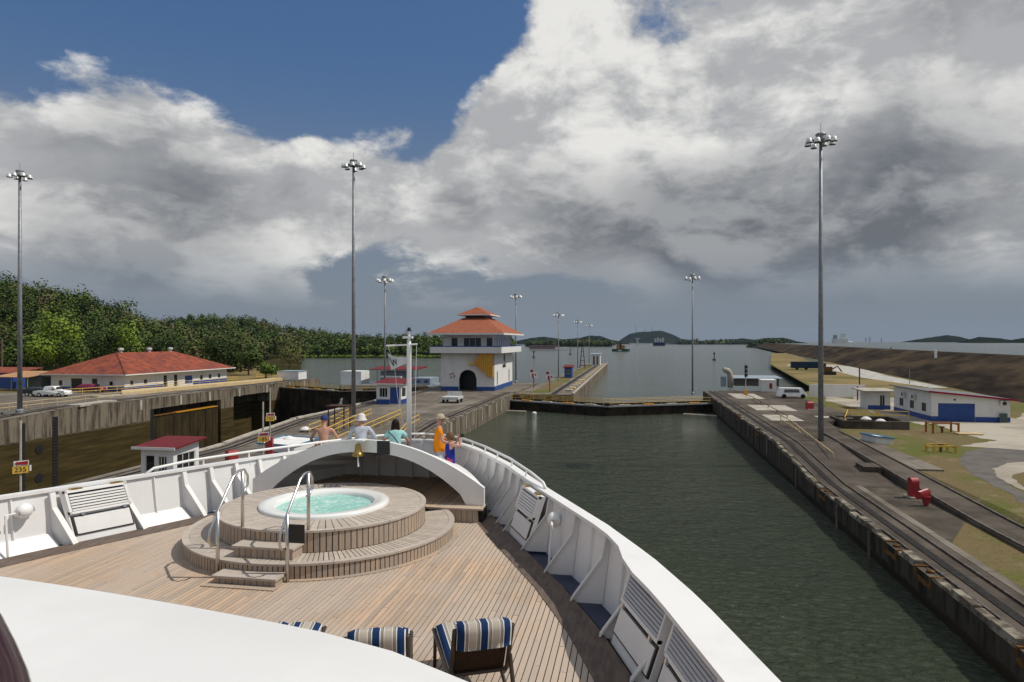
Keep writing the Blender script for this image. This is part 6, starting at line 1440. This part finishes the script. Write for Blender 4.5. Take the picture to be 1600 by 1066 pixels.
    if cfg.get('hair'):
        m = MB(); m.ball((0, hy-.018, hz_-.035), .104, 14, (.93, 1.05, 1.05)); 
        if cfg.get('longhair'): m.loft([[(.10*cos(a), hy-.03+.075*sin(a), hz_-.02) for a in [j*pi/6 for j in range(12)]], [(.115*cos(a), hy-.05+.06*sin(a), hz_-.17) for a in [j*pi/6 for j in range(12)]], [(.08*cos(a), hy-.05+.04*sin(a), hz_-.26) for a in [j*pi/6 for j in range(12)]]], True)
        loc_build(m, 'hair', cfg['hair'], t, True)
    m = MB(); m.ball((0, hy+.095*k, hz_-.075), .016, 6, (.8, 1.2, 1.3)); loc_build(m, 'nose', SKIN, t, True)
    for s in (-1, 1):
        m = MB(); m.ball((s*.03, hy+.079*k, hz_-.045), .010, 6); loc_build(m, 'eye', BLACK, t); m = MB(); m.ball((s*.075, hy, hz_-.06), .022, 6, (.4, .8, 1.2)); loc_build(m, 'ear', SKIN, t, True)
    m = MB(); m.box((0, hy+.083*k, hz_-.115), (.045, .012, .009)); loc_build(m, 'mouth', mat('lips', (.30, .10, .08), None), t)
    return t
def pp(px, D): t_ = (px-800)/F; return Vector(((t_*CA-SA)*D, (t_*SA+CA)*D, DZ))
def _dress(nt, b):
    p = nt.new('ShaderNodeTexCoord').outputs['Object']; f = nt.noise(p, 7, 2, .5); g_ = nt.noise(nt.vmath('ADD', p, (5, 3, 1)), 8, 2, .5)
    c = nt.mix(nt.ramp(f, .55, .60), (.015, .03, .25, 1), (.55, .06, .14, 1)); return nt.mix(nt.ramp(g_, .62, .66), c, (.65, .22, .05, 1))
DRESS = emat('blue_floral_print', _dress, .8)
rest = lambda s, z=.95, y=.42: ((s*.34, .16, 1.12), (s*.26, y, z))
person(pp(505, 17.3), radians(14), 'bare backed man in blue cap leaning on the port rail', dict(hat=('cap', mat('blue_cap', (.035, .05, .15), None, rough=.8)), shorts=NAVY, h=1.72, lean=.18, arms={s: rest(s) for s in (-1, 1)}))
person(pp(563, 17.4), radians(12), 'person in white sun hat and pale grey shirt at the bow', dict(hat=('brim', mat('white_hat', (.66, .63, .61), None, rough=.9)), shirt=mat('pale_grey_shirt', (.50, .54, .57), (.38, .42, .46), 9, .85, world_co=False), long=True, h=1.74, lean=.2, arms={s: rest(s) for s in (-1, 1)}))
person(pp(617, 17.4), radians(10), 'dark haired person in aqua shirt with a black strap', dict(hair=HAIRD, longhair=True, shirt=mat('aqua_shirt', (.36, .66, .64), (.30, .58, .57), 9, .85, world_co=False), h=1.62, lean=.15, arms={s: rest(s) for s in (-1, 1)}))
ps_ = bpy.data.objects['person.002']; m = MB(); m.tube([(-.15, -.12, 1.36), (0, -.135, 1.22), (.14, -.12, 1.02)], .014, 6); loc_build(m, 'bag_strap', BLACK, ps_)
person(pp(686, 17.0), radians(-72), 'man in orange shirt and tan cap standing sideways at the bow', dict(hat=('cap', mat('tan_cap', (.47, .40, .28), None, rough=.9)), shirt=mat('orange_shirt', (.80, .27, .012), (.70, .22, .01), 8, .8, world_co=False), shorts=mat('pale_jeans', (.42, .47, .53), None, rough=.9), h=1.80, bulk=1.18, arms={-1: ((-.26, .10, 1.12), (-.10, .26, 1.08)), 1: ((.26, .06, 1.12), (.14, .27, 1.05))}))
wm_ = person(pp(703, 16.4), radians(-60), 'woman in blue floral dress raising a camera at the bow', dict(hair=HAIRB, shirt=DRESS, dress=True, sleeves=False, shorts=DRESS, h=1.43, arms={-1: ((-.24, .24, 1.36), (-.07, .26, 1.54)), 1: ((.24, .24, 1.36), (.07, .26, 1.54))}))
cm_ = tag(MB().box((0, 0, 0), (.13, .07, .085)).build('camera_body', BLACK), 'small black camera held up by the woman in the floral dress', 'camera'); cm_.name = 'held_camera'
cm_.location = Vector(wm_.location)+Matrix.Rotation(radians(-60), 3, 'Z') @ Vector((0, .30, 1.37)); cm_.rotation_euler = (0, 0, radians(-60))
# ================================================================== AIR
hz = MB(); hz.bx(-5200, 5200, -90, 7400, -11.5, 130)
HM = bpy.data.materials.new('haze_air'); HM.use_nodes = True; nt = NT(HM.node_tree); nt.n.clear(); o_ = nt.new('ShaderNodeOutputMaterial'); v_ = nt.new('ShaderNodeVolumePrincipled')
v_.inputs['Color'].default_value = (.50, .68, .95, 1); v_.inputs['Density'].default_value = .00003; v_.inputs['Anisotropy'].default_value = .2; nt.l.new(v_.outputs[0], o_.inputs['Volume'])
stuff(hz.build('haze', HM))
